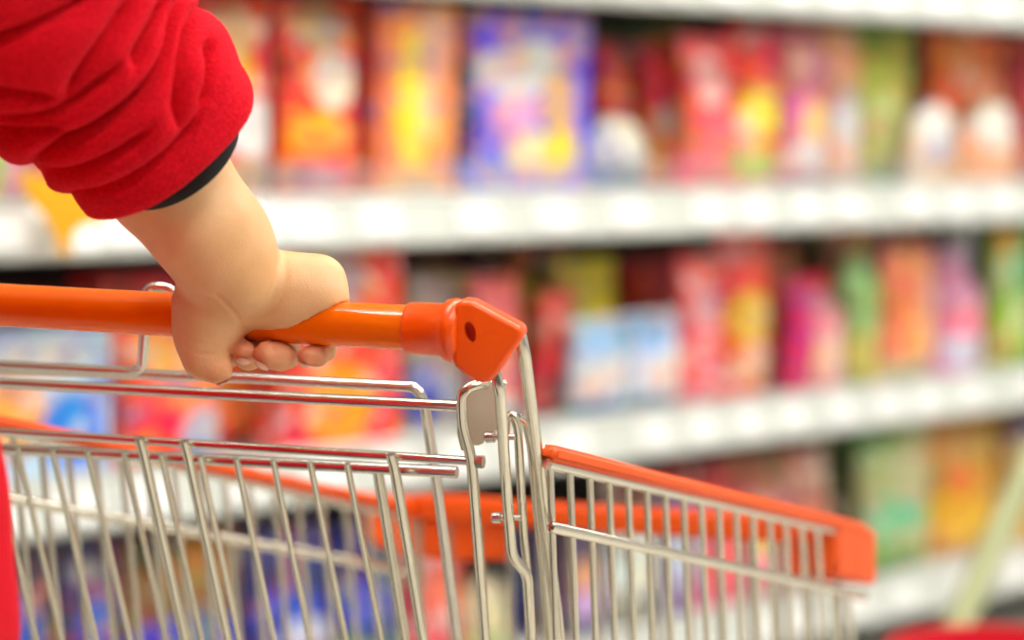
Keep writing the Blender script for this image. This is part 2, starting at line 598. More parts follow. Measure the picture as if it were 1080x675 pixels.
product('box', 398, 486, -18, 1, 0.05, C(236, 150, 8), [(0.07, 0.5, 0.1, 0.8, C(196, 96, 10)), (0.45, 0.5, 0.2, 0.35, YE), (0.7, 0.78, 0.2, 0.22, C(226, 180, 150)), (0.62, 0.45, 0.12, 0.16, C(240, 214, 150)), (0.5, 0.08, 0.45, 0.07, C(210, 170, 110))], 'tall yellow and orange carton standing left of the blue box', 'carton', 'cereal_box')
product('box', 490, 628, 12, 1, 0.05, C(58, 62, 214), [(0.05, 0.5, 0.07, 0.8, C(28, 24, 96)), (0.6, 0.86, 0.4, 0.16, C(108, 104, 196)), (0.38, 0.66, 0.28, 0.13, C(214, 220, 226)), (0.6, 0.74, 0.18, 0.1, C(210, 216, 214)), (0.42, 0.45, 0.2, 0.1, C(214, 160, 214)), (0.75, 0.5, 0.14, 0.2, C(196, 160, 130)), (0.4, 0.12, 0.6, 0.09, C(20, 110, 204)), (0.5, 0.24, 0.18, 0.13, C(226, 226, 190)), (0.76, 0.24, 0.16, 0.12, C(232, 214, 80))], 'big blue cereal box with white swoosh and yellow lower corner', 'carton', 'cereal_box')
product('pouch', 632, 702, 122, 1, 0.04, C(190, 184, 166), [(0.35, 0.55, 0.26, 0.2, W), (0.5, 0.12, 0.6, 0.2, C(100, 112, 126))], 'cream rounded packet standing right of the big blue box', 'packet', 'food_packet')
product('bag', 636, 690, 44, 1, 0.16, C(206, 34, 32), [(0.4, 0.82, 0.3, 0.12, C(246, 80, 70))], 'red bag standing behind the cream rounded packet', 'snack bag', 'snack_bag')
product('bag', 688, 732, 42, 1, 0.09, C(180, 40, 30), [(0.5, 0.46, 0.3, 0.12, C(160, 190, 200)), (0.5, 0.75, 0.3, 0.1, C(220, 50, 40))], 'narrow dark red bag with pale blue spot', 'snack bag', 'snack_bag')
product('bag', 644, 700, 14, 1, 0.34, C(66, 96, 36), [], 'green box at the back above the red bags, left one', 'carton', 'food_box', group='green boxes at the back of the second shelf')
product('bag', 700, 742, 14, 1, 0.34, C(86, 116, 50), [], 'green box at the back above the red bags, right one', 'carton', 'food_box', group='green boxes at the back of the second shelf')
product('bag', 728, 782, 38, 1, 0.05, C(240, 74, 74), [(0.45, 0.72, 0.3, 0.18, C(250, 190, 186)), (0.55, 0.3, 0.4, 0.2, C(244, 110, 110))], 'coral pink bag with pale spot on second shelf', 'snack bag', 'snack_bag')
product('bag', 776, 836, 30, 1, 0.05, C(240, 52, 44), [(0.5, 0.48, 0.38, 0.17, YE), (0.4, 0.16, 0.4, 0.12, C(170, 190, 70)), (0.2, 0.3, 0.2, 0.1, C(250, 180, 160))], 'bright red bag with yellow centre on second shelf', 'snack bag', 'snack_bag')
product('bag', 834, 884, 28, 1, 0.05, C(196, 120, 140), [(0.25, 0.5, 0.2, 0.12, C(220, 110, 190)), (0.6, 0.4, 0.3, 0.15, C(240, 200, 130)), (0.5, 0.2, 0.45, 0.13, C(214, 210, 220)), (0.5, 0.04, 0.5, 0.06, C(130, 70, 110))], 'mauve bag with cream patch on second shelf', 'snack bag', 'snack_bag')
product('bag', 880, 918, 30, 1, 0.05, C(220, 160, 136), [(0.5, 0.42, 0.4, 0.2, C(204, 200, 204)), (0.5, 0.04, 0.5, 0.07, C(130, 80, 110))], 'beige bag between the mauve and green bags', 'snack bag', 'snack_bag')
product('bag', 914, 974, 30, 1, 0.05, C(176, 196, 90), [(0.3, 0.92, 0.3, 0.08, C(80, 150, 40)), (0.5, 0.4, 0.4, 0.2, C(226, 236, 170)), (0.95, 0.5, 0.14, 0.25, C(214, 130, 50)), (0.5, 0.06, 0.6, 0.08, C(84, 160, 70))], 'yellow green bag with pale centre on second shelf', 'snack bag', 'snack_bag')
product('bag', 988, 1074, 36, 1, 0.12, C(226, 92, 20), [(0.4, 0.8, 0.2, 0.1, C(240, 130, 50)), (0.6, 0.6, 0.2, 0.1, C(214, 70, 10))], 'orange bag at back right of second shelf', 'snack bag', 'snack_bag')
product('pouch', 978, 1024, 106, 1, 0.04, C(226, 196, 170), [(0.45, 0.65, 0.38, 0.25, W), (0.7, 0.2, 0.3, 0.2, C(226, 180, 110))], 'small pale packet with white top, left front of the orange bag', 'packet', 'food_packet')
product('pouch', 1036, 1090, 102, 1, 0.04, C(236, 170, 110), [(0.45, 0.65, 0.36, 0.26, W)], 'small tan packet with white top at the right edge of second shelf', 'packet', 'food_packet')
product('bag', 1074, 1130, 36, 1, 0.12, C(176, 30, 20), [], 'deep red bag at far right of second shelf', 'snack bag', 'snack_bag')
# ---- on the third shelf (middle row)
product('box', -30, 122, 350, 2, 0.05, C(196, 214, 236), [(0.3, 0.45, 0.2, 0.3, C(240, 170, 60)), (0.7, 0.3, 0.25, 0.25, C(60, 130, 220)), (0.5, 0.8, 0.3, 0.15, W)], 'pale blue carton with orange patch seen under the handle', 'carton', 'food_box', t=0.12)
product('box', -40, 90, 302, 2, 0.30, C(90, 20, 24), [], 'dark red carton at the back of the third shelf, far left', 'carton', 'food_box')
product('box', 104, 200, 290, 2, 0.16, C(206, 26, 34), [(0.6, 0.3, 0.3, 0.2, C(240, 100, 60))], 'plain red carton behind the wrist', 'carton', 'food_box')
product('bag', 128, 250, 345, 2, 0.05, C(236, 84, 40), [(0.3, 0.3, 0.2, 0.3, RD), (0.65, 0.55, 0.25, 0.25, OR), (0.75, 0.2, 0.25, 0.2, C(170, 180, 210)), (0.35, 0.8, 0.2, 0.12, C(250, 170, 60))], 'orange and red bag below the gripping hand', 'snack bag', 'snack_bag')
product('box', 300, 428, 262, 2, 0.05, C(230, 36, 28), [(0.35, 0.85, 0.34, 0.16, C(180, 160, 160)), (0.4, 0.24, 0.42, 0.2, C(250, 140, 20)), (0.9, 0.3, 0.1, 0.25, C(236, 60, 90)), (0.1, 0.2, 0.1, 0.3, C(200, 20, 20))], 'tall red carton with grey panel and orange base beside the hand', 'carton', 'food_box')
product('bag', 212, 304, 300, 2, 0.07, C(220, 60, 46), [(0.5, 0.3, 0.4, 0.2, OR)], 'red bag directly behind the gripping fingers', 'snack bag', 'snack_bag')
product('box', 432, 520, 292, 2, 0.10, C(186, 170, 144), [(0.6, 0.85, 0.4, 0.14, C(206, 190, 150)), (0.2, 0.22, 0.25, 0.22, C(40, 70, 190)), (0.7, 0.2, 0.3, 0.2, C(210, 226, 236))], 'beige carton with blue lower corner behind the handle bracket', 'carton', 'food_box')
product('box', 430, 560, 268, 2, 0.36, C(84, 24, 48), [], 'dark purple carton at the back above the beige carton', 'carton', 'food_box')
product('bag', 508, 560, 292, 2, 0.07, C(226, 110, 96), [(0.4, 0.4, 0.3, 0.3, C(236, 150, 130)), (0.5, 0.1, 0.4, 0.1, C(220, 220, 220))], 'salmon bag behind the right end of the handle', 'snack bag', 'snack_bag')
product('bag', 552, 612, 262, 2, 0.2, C(176, 90, 44), [(0.6, 0.85, 0.35, 0.1, C(150, 160, 180)), (0.3, 0.78, 0.2, 0.12, C(130, 130, 30)), (0.5, 0.55, 0.4, 0.12, C(196, 40, 30))], 'brown and grey bag standing behind the yellow green packet', 'snack bag', 'snack_bag')
product('bag', 566, 606, 312, 2, 0.05, C(220, 66, 62), [(0.5, 0.6, 0.35, 0.2, C(240, 110, 100)), (0.6, 0.2, 0.4, 0.15, C(120, 60, 50))], 'red bag tilted in front of the brown bag', 'snack bag', 'snack_bag', tilt=0.15)
product('bag', 596, 662, 274, 2, 0.11, C(226, 222, 50), [(0.55, 0.76, 0.45, 0.2, C(232, 216, 40)), (0.2, 0.6, 0.2, 0.1, C(120, 160, 60))], 'yellow green upright packet above the white and blue packs', 'packet', 'food_packet')
product('bag', 612, 672, 336, 2, 0.04, C(206, 222, 236), [(0.5, 0.75, 0.4, 0.16, C(150, 186, 216)), (0.5, 0.4, 0.4, 0.2, W), (0.5, 0.06, 0.6, 0.1, C(90, 140, 160))], 'white and pale blue pack, left of its pair', 'packet', 'tissue_pack')
product('bag', 668, 728, 330, 2, 0.04, C(214, 226, 236), [(0.4, 0.78, 0.45, 0.16, C(130, 176, 220)), (0.6, 0.4, 0.4, 0.2, W), (0.5, 0.06, 0.6, 0.1, C(90, 140, 160))], 'white and pale blue pack, right of its pair', 'packet', 'tissue_pack')
product('bag', 664, 724, 274, 2, 0.24, C(196, 24, 30), [(0.4, 0.8, 0.3, 0.1, C(226, 60, 60))], 'deep red bag behind the white and blue packs', 'snack bag', 'snack_bag')
product('bag', 724, 772, 270, 2, 0.05, C(240, 84, 90), [(0.5, 0.65, 0.3, 0.2, C(246, 150, 150)), (0.5, 0.25, 0.4, 0.15, C(246, 80, 80))], 'pink coral bag on third shelf beside the blue packs', 'snack bag', 'snack_bag')
product('bag', 766, 826, 244, 2, 0.05, C(234, 62, 48), [(0.5, 0.5, 0.4, 0.16, C(252, 200, 20)), (0.6, 0.9, 0.3, 0.1, C(226, 110, 110)), (0.5, 0.2, 0.4, 0.14, C(226, 170, 120))], 'red bag with yellow centre on third shelf', 'snack bag', 'snack_bag')
product('bag', 820, 852, 262, 2, 0.06, C(222, 130, 110), [(0.5, 0.4, 0.4, 0.2, C(240, 170, 120))], 'slim salmon bag on third shelf', 'snack bag', 'snack_bag')
product('bag', 842, 866, 296, 2, 0.05, C(206, 30, 100), [], 'thin magenta pack on third shelf', 'packet', 'food_packet')
product('bottle', 862, 906, 292, 2, 0.05, C(240, 160, 170), [(0.5, 0.3, 0.6, 0.2, C(236, 196, 190))], 'pink bottle standing right of the magenta pack', 'bottle', 'juice_bottle', capc=C(220, 60, 80))
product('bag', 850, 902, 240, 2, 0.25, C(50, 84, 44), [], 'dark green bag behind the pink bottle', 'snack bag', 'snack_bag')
product('bag', 880, 912, 242, 2, 0.18, C(190, 150, 110), [], 'tan bag behind the pale green bottle', 'snack bag', 'snack_bag')
product('bottle', 906, 944, 246, 2, 0.05, C(160, 206, 130), [(0.5, 0.2, 0.6, 0.2, C(190, 180, 90))], 'pale green bottle on third shelf', 'bottle', 'juice_bottle', capc=C(196, 160, 110))
product('bag', 942, 998, 262, 2, 0.05, C(246, 150, 120), [(0.3, 0.5, 0.2, 0.4, C(250, 120, 100)), (0.75, 0.5, 0.2, 0.4, C(240, 190, 170)), (0.5, 0.08, 0.5, 0.1, C(190, 180, 150))], 'peach bag with coral stripe on third shelf', 'snack bag', 'snack_bag')
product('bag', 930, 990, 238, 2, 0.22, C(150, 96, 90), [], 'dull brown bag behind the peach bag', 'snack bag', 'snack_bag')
product('bottle', 1008, 1056, 262, 2, 0.05, C(222, 160, 200), [(0.5, 0.2, 0.4, 0.16, C(210, 220, 236)), (0.5, 0.42, 0.5, 0.1, C(250, 130, 170))], 'lilac bottle with pink band on third shelf', 'bottle', 'juice_bottle', capc=C(220, 190, 220))
product('bag', 1056, 1104, 240, 2, 0.05, C(150, 186, 60), [(0.6, 0.7, 0.3, 0.2, C(80, 180, 110)), (0.3, 0.9, 0.2, 0.1, C(230, 150, 40))], 'green and yellow bag at the right edge of third shelf', 'snack bag', 'snack_bag')
# ---- on the lowest shelf (seen through and beside the cart)
NV = C(24, 34, 110)
product('box', -40, 60, 572, 3, 0.05, C(20, 24, 60), [(0.6, 0.55, 0.3, 0.2, C(20, 80, 190))], 'navy carton at far left of the lowest shelf', 'carton', 'food_box')
product('box', 62, 128, 570, 3, 0.06, C(18, 26, 90), [(0.6, 0.55, 0.3, 0.2, C(20, 90, 210))], 'dark blue carton left of the brown one on lowest shelf', 'carton', 'food_box')
product('box', 130, 256, 566, 3, 0.06, C(130, 84, 26), [(0.3, 0.9, 0.2, 0.1, C(50, 24, 14)), (0.6, 0.8, 0.3, 0.1, C(170, 110, 30)), (0.5, 0.4, 0.6, 0.16, C(30, 60, 190))], 'brown carton with blue lower half behind the rear gate', 'carton', 'food_box')
product('box', 260, 350, 556, 3, 0.06, C(30, 36, 120), [(0.5, 0.5, 0.4, 0.14, C(40, 90, 220)), (0.7, 0.35, 0.3, 0.1, C(220, 230, 250))], 'blue carton with white band on lowest shelf', 'carton', 'food_box')
product('box', 352, 432, 552, 3, 0.06, C(26, 34, 110), [(0.4, 0.5, 0.4, 0.14, C(50, 80, 200))], 'plain blue carton left of the coral bag on lowest shelf', 'carton', 'food_box')
product('bag', 434, 500, 560, 3, 0.05, C(220, 80, 76), [(0.6, 0.6, 0.3, 0.16, C(246, 120, 100))], 'coral bag on lowest shelf behind the cart corner', 'snack bag', 'snack_bag')
product('pouch', 500, 548, 610, 3, 0.05, C(236, 222, 180), [], 'cream rounded packet on lowest shelf', 'packet', 'food_packet')
product('box', 546, 602, 560, 3, 0.06, C(26, 40, 130), [(0.5, 0.5, 0.4, 0.2, C(40, 70, 200))], 'deep blue carton behind the cart post', 'carton', 'food_box')
product('box', 600, 642, 545, 3, 0.05, C(40, 44, 90), [(0.5, 0.5, 0.4, 0.16, C(226, 160, 90)), (0.5, 0.28, 0.5, 0.14, C(200, 170, 220))], 'small dark carton with tan label seen through the basket', 'carton', 'food_box')
product('bag', 642, 706, 500, 3, 0.05, C(110, 130, 150), [(0.5, 0.45, 0.45, 0.24, C(232, 244, 244)), (0.5, 0.9, 0.5, 0.14, C(90, 30, 40))], 'grey bag with big white panel seen through the basket', 'snack bag', 'snack_bag')
product('bag', 704, 748, 492, 3, 0.05, C(150, 130, 180), [(0.5, 0.4, 0.4, 0.2, C(210, 220, 236)), (0.5, 0.92, 0.6, 0.14, C(150, 50, 40))], 'mauve grey bag seen through the basket', 'snack bag', 'snack_bag')
product('bag', 746, 792, 486, 3, 0.05, C(244, 120, 140), [(0.5, 0.9, 0.6, 0.2, C(150, 60, 56)), (0.5, 0.3, 0.4, 0.2, C(248, 100, 110))], 'pink bag with brown top seen through the basket', 'snack bag', 'snack_bag')
product('bag', 790, 836, 480, 3, 0.05, C(240, 150, 170), [(0.5, 0.92, 0.6, 0.2, C(170, 100, 84)), (0.5, 0.5, 0.4, 0.16, C(246, 220, 60))], 'pink bag with yellow centre seen through the basket', 'snack bag', 'snack_bag')
product('bag', 834, 884, 474, 3, 0.05, C(190, 130, 110), [(0.5, 0.4, 0.4, 0.2, C(226, 150, 110)), (0.5, 0.16, 0.5, 0.1, C(220, 220, 210))], 'brown pink bag above the basket corner', 'snack bag', 'snack_bag')
product('box', 882, 922, 462, 3, 0.12, C(60, 84, 50), [(0.5, 0.93, 0.4, 0.1, C(30, 140, 60))], 'dark green carton right of the basket corner', 'carton', 'food_box')
product('bag', 916, 996, 450, 3, 0.05, C(176, 184, 130), [(0.2, 0.95, 0.3, 0.1, C(50, 140, 60)), (0.4, 0.4, 0.35, 0.14, C(80, 190, 140)), (0.3, 0.08, 0.5, 0.12, C(60, 150, 50)), (0.6, 0.65, 0.25, 0.2, C(200, 196, 150))], 'pale green bag with teal patch on lowest shelf', 'snack bag', 'snack_bag')
product('bag', 986, 1066, 440, 3, 0.05, C(206, 160, 60), [(0.45, 0.36, 0.42, 0.24, C(246, 190, 20)), (0.4, 0.55, 0.25, 0.1, C(240, 140, 40)), (0.6, 0.85, 0.4, 0.14, C(200, 170, 90))], 'golden yellow bag on lowest shelf near right edge', 'snack bag', 'snack_bag')
product('box', 1064, 1120, 436, 3, 0.05, C(196, 150, 40), [(0.3, 0.9, 0.3, 0.1, C(20, 24, 50))], 'mustard carton with dark top corner at right edge of lowest shelf', 'carton', 'food_box')

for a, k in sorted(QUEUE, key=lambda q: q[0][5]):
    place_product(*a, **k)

# yellow promo tag hanging over the shelf edge
bm = bmesh.new()
out = [(18, 180), (60, 188), (118, 218), (108, 232), (84, 240), (76, 250), (75, 268), (62, 268), (60, 250), (50, 232), (30, 208)]
f_ = [bm.verts.new(on_shelf(x, y, -0.045)) for x, y in out]
b_ = [bm.verts.new(on_shelf(x, y, -0.045) + nb * 0.004) for x, y in out]
bm.faces.new(f_); bm.faces.new(list(reversed(b_)))
for i in range(len(out)):
    j = (i + 1) % len(out)
    bm.faces.new((f_[i], b_[i], b_[j], f_[j]))
bmesh.ops.recalc_face_normals(bm, faces=bm.faces)
yt = bm_obj('promo_tag', bm, M_yellow, smooth=False)
tag(yt, 'yellow pointed promotional tag hanging over the shelf edge below the sleeve', 'tag')
bm = bmesh.new()
add_box(bm, on_shelf(68, 226, -0.020), e, nb, VZ, 0.006, 0.023, 0.004)
bm_obj('clip', bm, M_card, yt, smooth=False)

# pale pole leaning against the shelf and the red basket at the lower right
p0, p1 = P(1088, 485, 4.2), P(985, 720, 3.7)
d = (p1 - p0)
base = p0 + d * (p0.z / (p0.z - p1.z))
top = p0 - d.normalized() * 0.03
tube('leaning_pole', [base + Vector((0, 0, 0.012)), top], 0.024, mat('pale_plastic', rgb(160, 166, 122), 0.5), seg=16)
tag(bpy.data.objects['leaning_pole'], 'pale cream pole leaning on the shelves at the lower right', 'pole')
rb = P(1062, 700, 3.2)
bm = mesh_lathe(0.34, 1.0, [(0.75, 0), (0.8, 0.01), (1.0, 0.24 * 3), (1.04, 0.25 * 3), (1.04, 0.26 * 3), (0.98, 0.26 * 3), (0.94, 0.7), (0.7, 0.04)], n=40)
zt = P(1062, 690, 3.2).z
for v in bm.verts: v.co.z = v.co.z / 0.78 * zt
red_bin = bm_obj('waste_bin', bm, mat('red_plastic', rgb(214, 24, 44), 0.35), angle=35)
c_ = P(1075, 690, 3.2)
red_bin.location = (c_.x, c_.y, 0.001)
tag(red_bin, 'round red plastic bin peeking in at the lower right corner', 'bin')

# ------------------------------------------------------------------ the cart
hy = math.radians(18)
hd = Vector((-math.cos(hy), math.sin(hy), 0))          # towards the cart's left
HR = P(490, 349, 1.72)
n_v = Vector((-math.sin(hy), -math.cos(hy), 0))        # vertical plane through the handle
n_v = hd.cross(VZ).normalized()
zc = HR.z


def on_handle(px):
    """point of the horizontal handle axis seen in column px (at the handle's height)"""
    y = 340.0
    for _ in range(8):
        p = on_plane(px, y, HR, n_v)
        y += (p.z - HR.z) * FPX / (p - CAM).dot(Fw)
    return on_plane(px, y, HR, n_v)


g_r = Vector((math.sin(math.radians(30)), math.cos(math.radians(30)), 0))
fwd = Vector((-hd.y, hd.x, 0))
if fwd.y < 0: fwd = -fwd
cart = empty('shopping_cart', (HR + hd * 0.25 + fwd * 0.35) * 1.0)
cart.location.z = 0
tag(cart, 'wire shopping cart with orange handle and rims held by the person in red', 'shopping cart')

# gate plane: contains hd, leans forward going down
lean = 0.34
dn = (-VZ + fwd * lean).normalized()
n_g = hd.cross(dn).normalized()


def G(px, py, off=0.0):
    return on_plane(px, py, HR + fwd * (0.035 + off), n_g)


def Vp(px, py, off=0.0):
    return on_plane(px, py, HR + fwd * off, n_v)


RH = 0.0163
hl = HR + hd * 0.58
h = tube('handle', [on_handle(436), hl], RH, M_handle, cart, seg=40)
ax = -hd

# bracket at the right end
brk = None
c0, c1 = on_handle(430), on_handle(474)
bm = bmesh.new()
pr = [(0, 0.0150), (0.0002, 0.0178), (0.002, 0.0186)]
L = (c1 - c0).length
pts = [c0, c0 + ax * 0.001, c0 + ax * 0.003, c0 + ax * (L - 0.004), c0 + ax * (L - 0.001), c0 + ax * (L + 0.004), c0 + ax * (L + 0.009), c0 + ax * (L + 0.011)]
add_tube(bm, pts, [0.0155, 0.0180, 0.0185, 0.0190, 0.0220, 0.0232, 0.0226, 0.020], 40)
sock = bm_obj('bracket_collar', bm, M_orange, cart, angle=60)
poly = [(477, 330), (480, 320), (489, 316.5), (499, 318), (549, 345), (553, 350), (551, 357), (524, 396), (517, 403), (509, 405), (500, 402), (480, 387), (477, 380)]
bm = bmesh.new()
dpt = HR
vdir = (HR - CAM).normalized()
tn = (fwd * 0.9 + ax * -0.1).normalized()
nn = Vector((vdir.x, vdir.y, 0)).normalized()
nn = (nn * 0.85 + n_v * (1 if n_v.dot(nn) > 0 else -1) * 0.5).normalized()
fr = [bm.verts.new(on_plane(x, y, HR - nn * 0.016, nn)) for x, y in poly]
bk = [bm.verts.new(v.co + nn * 0.032) for v in fr]
bm.faces.new(fr); bm.faces.new(list(reversed(bk)))
for i in range(len(poly)):
    j = (i + 1) % len(poly)
    bm.faces.new((fr[i], bk[i], bk[j], fr[j]))
bmesh.ops.recalc_face_normals(bm, faces=bm.faces)
hole = bmesh.new()
hc = on_plane(496, 350, HR - nn * 0.016, nn)
sidev = nn.cross(VZ).normalized()
if sidev.x < 0: sidev = -sidev
ring = []
for q in (-0.006, 0.011):
    ring.append([hole.verts.new(hc + nn * q + sidev * (0.0040 * math.cos(t) - 0.0014 * math.sin(t)) + VZ * 0.0072 * math.sin(t)) for t in [2 * PI * k / 24 for k in range(24)]])
for k in range(24):
    hole.faces.new((ring[0][k], ring[0][(k + 1) % 24], ring[1][(k + 1) % 24], ring[1][k]))
hole.faces.new(list(reversed(ring[0]))); hole.faces.new(ring[1])
bmesh.ops.recalc_face_normals(hole, faces=hole.faces)
ho = bm_obj('cutter', hole, None)
head = bm_obj('handle_bracket', bm, M_orange, cart, angle=30)
bv = head.modifiers.new('b', 'BEVEL'); bv.width = 0.0042; bv.segments = 5; bv.limit_method = 'ANGLE'; bv.angle_limit = math.radians(50)
bo = head.modifiers.new('c', 'BOOLEAN'); bo.object = ho; bo.operation = 'DIFFERENCE'
apply_mods(head)
head.data.polygons.foreach_set('use_smooth', [True] * len(head.data.polygons))
try: head.data.set_sharp_from_angle(angle=math.radians(35))
except Exception: pass
bpy.data.objects.remove(ho)
# raised lip round the hole and the screw down in it
bm = bmesh.new()
lp = [hc + nn * 0.0002 + sidev * (0.0045 * math.cos(t) - 0.0016 * math.sin(t)) + VZ * 0.0079 * math.sin(t) for t in [2 * PI * k / 24 for k in range(25)]]
add_tube(bm, lp, 0.0007, 8, cap=False)
bm_obj('screw_hole_lip', bm, M_orange, head)
tube('screw', [hc + nn * 0.011, hc + nn * 0.0065 , hc + nn * 0.006], [0.0036, 0.0036, 0.003], M_dark, head, seg=16)

# frame tubes and rods at the right corner of the gate
RW = 0.0033
def wire(name, pts, r, m=M_zinc, bend=0.012, parent=cart, seg=12):
    return tube(name, pts, r, m, parent, bend=bend, seg=seg)

wire('frame_post', [Vp(548, 352, 0.012), Vp(553, 372, 0.015), G(569, 500, 0.02), G(592, 690, 0.02), G(640, 1080, 0.02)], 0.0047)
wire('loop_wire', [Vp(522, 392, 0.0), Vp(527, 410, 0.0), G(533, 500, -0.01), G(540, 588, -0.01), G(556, 604, -0.005), G(561, 690, 0.0), G(598, 1060, 0.0)], 0.0042, bend=0.014)
wire('loop_wire', [G(556, 604, 0.012), G(552, 560, 0.012), G(546, 450, 0.012), G(541, 437, 0.012), G(534, 440, 0.012), G(532, 470, 0.012)], 0.0034, bend=0.006)
wire('loop_wire', [G(582, 700, 0.035), G(568, 560, 0.035), G(560, 470, 0.035), G(554, 445, 0.035), G(546, 440, 0.03)], 0.0032, bend=0.01)
wire('hinge_wire', [G(530, 406, 0.02), G(507, 404, 0.0), G(487, 412, -0.012), G(487, 447, -0.012), G(497, 480, -0.012), G(513, 690, -0.012), G(545, 1050, -0.012)], 0.0042, bend=0.014)
wire('hinge_wire', [G(487, 428, -0.004), G(484, 455, -0.004), G(489, 474, -0.004)], 0.0020, bend=0.01)
# plastic hinge plate behind
bm = bmesh.new()
pl = [(491, 412), (508, 402), (526, 404), (533, 430), (531, 450), (516, 458), (508, 470), (497, 470), (489, 440)]
a_ = [bm.verts.new(G(x, y, 0.003)) for x, y in pl]; b_ = [bm.verts.new(G(x, y, 0.009)) for x, y in pl]
bm.faces.new(a_); bm.faces.new(list(reversed(b_)))
for i in range(len(pl)):
    bm.faces.new((a_[i], b_[i], b_[(i + 1) % len(pl)], a_[(i + 1) % len(pl)]))
bmesh.ops.recalc_face_normals(bm, faces=bm.faces)
bmesh.ops.bevel(bm, geom=bm.edges[:], offset=0.0015, segments=2, affect='EDGES')
bm_obj('hinge_plate', bm, M_grayp, cart, angle=40)
for (x, y) in ((516, 461), (523, 546)):
    c = G(x, y, -0.004)
    rdir = (G(x + 20, y, -0.004) - c).normalized()
    b1 = tube('bolt', [c - rdir * 0.0035, c - rdir * 0.002, c + rdir * 0.004, c + rdir * 0.0041, c + rdir * 0.02], [0.002, 0.0042, 0.0042, 0.0022, 0.0022], M_chrome, cart, seg=14)
    bm = bmesh.new()
    add_tube(bm, [c + rdir * 0.006, c + rdir * 0.010], 0.0052, 6)
    bm_obj('nut', bm, M_zinc, b1, smooth=False)

# rear gate rails
gate = empty('rear_gate', G(240, 480))
gate.parent = cart
gate.matrix_parent_inverse = Matrix.Translation(-cart.location)
def gwire(name, pts, r, m=M_zinc, bend=0.0, seg=12):
    bm = bmesh.new()
    if bend: pts = fillet(pts, bend)
    add_tube(bm, pts, r, seg)
    o = bm_obj(name, bm, m, None, angle=50)
    o.parent = gate
    o.matrix_parent_inverse = Matrix.Translation(-(gate.location))
    return o
def ln(x, xa, ya, xb, yb): return ya + (yb - ya) * (x - xa) / (xb - xa)
def y1(x): return ln(x, 0, 404, 480, 428)
def y2(x): return ln(x, 12, 456, 490, 486)
def y3(x): return ln(x, 12, 474, 480, 498)
XL = -170
gwire('top_rail', [G(XL, y1(XL), 0), G(488, y1(488), 0)], 0.0044, M_chrome)
gwire('rail', [G(XL, y2(XL), -0.01), G(508, y2(508), -0.01)], 0.0035, M_chrome)
gwire('rail', [G(XL, y3(XL), 0.004), G(482, y3(482), 0.004)], 0.0047, M_chrome)
gwire('rod_nut', [G(500, y2(500), -0.01), G(510, y2(510), -0.01)], 0.0052, M_zinc, seg=6)
def yb(x): return 1060
for (xa, xb) in ((148, 196), (195, 241), (413, 447)):
    s = (xb - xa) / 215
    gwire('upright_wire', [G(xa - 1, y2(xa) - 2, -0.017), G(xa + 3, y2(xa) + 12, -0.017), G(xb, 680, -0.012), G(xb + s * 370, 1050, -0.012)], 0.0041, bend=0.01)
gwire('upright_wire', [G(398, y3(398), 0.006), G(428, 680, 0.006), G(475, 1050, 0.006)], 0.0042)
thin = [-150, -122, -94, -66, -38, -10, 18, 55, 92, 131, 170, 211, 249, 288, 327, 366]
for x in thin:
    s = 0.235 - 0.0001 * x
    ya = y3(x)
    gwire('upright_wire', [G(x, ya - 3, -0.001), G(x + s * (1050 - ya), 1050, -0.001)], 0.0025)
for yy in (790, 920, 1045):
    gwire('rail', [G(XL + 90, yy - 20, 0.006), G(560, yy + 10, 0.006)], 0.0035)

# child-seat back wire loop and hooked loop near the handle
wire('seat_frame', [G(-150, 390, 0.05), G(-120, 386, 0.05), G(245, 398, 0.05), G(438, 408, 0.05), G(447, 422, 0.05), G(462, 520, 0.05), G(484, 690, 0.05), G(520, 980, 0.05)], 0.0042, M_chrome, 0.014)
for x in (30, 100, 300, 370):
    pass
wire('hook_loop', [G(-100, 380, 0.025), G(138, 392, 0.025), G(150, 388, 0.025), G(153, 345, 0.03), G(152, 312, 0.045), G(158, 303, 0.05), G(174, 302, 0.052), G(190, 314, 0.05), G(200, 345, 0.045), G(202, 396, 0.05)], 0.0040, M_chrome, 0.012)

# basket: plan corners
YR = on_plane(575, 480, HR + fwd * 0.03, n_v)
BR = HR + ax * 0.03 + fwd * 0.04                       # back right
n_r = g_r.cross(VZ).normalized()                      # right side plane
def RS(px, py, off=0.0): return on_plane(px, py, BR + n_r * off, n_r)
FRc = RS(898, 562)
FRc0 = Vector((FRc.x, FRc.y, 0))
# front-left corner: along hd from the front-right corner until column 400
def FS(px, py, off=0.0): return on_plane(px, py, FRc + fwd * off, n_v)
FLc = FS(440, 547)
BLc = HR + hd * 0.56 + fwd * 0.04
dl = Vector((FLc.x - BLc.x, FLc.y - BLc.y, 0)).normalized()
n_l = dl.cross(VZ).normalized()
def LS(px, py, off=0.0): return on_plane(px, py, BLc + n_l * off, n_l)

# right side panel
def side(fn, name, rimpts, low, mids, xs, toff, bottomy, rim_r):
    pass

def rim(name, a, b, w, hgt, m=M_orange2):
    """rounded channel strip lying along a-b"""
    d = (b - a).normalized()
    s = d.cross(VZ).normalized()
    u = s.cross(d).normalized()
    bm = bmesh.new()
    add_box(bm, (a + b) / 2, d, s, u, (b - a).length / 2, w / 2, hgt / 2)
    bmesh.ops.bevel(bm, geom=bm.edges[:], offset=min(w, hgt) * 0.3, segments=3, affect='EDGES')
    return bm_obj(name, bm, m, cart, angle=45)

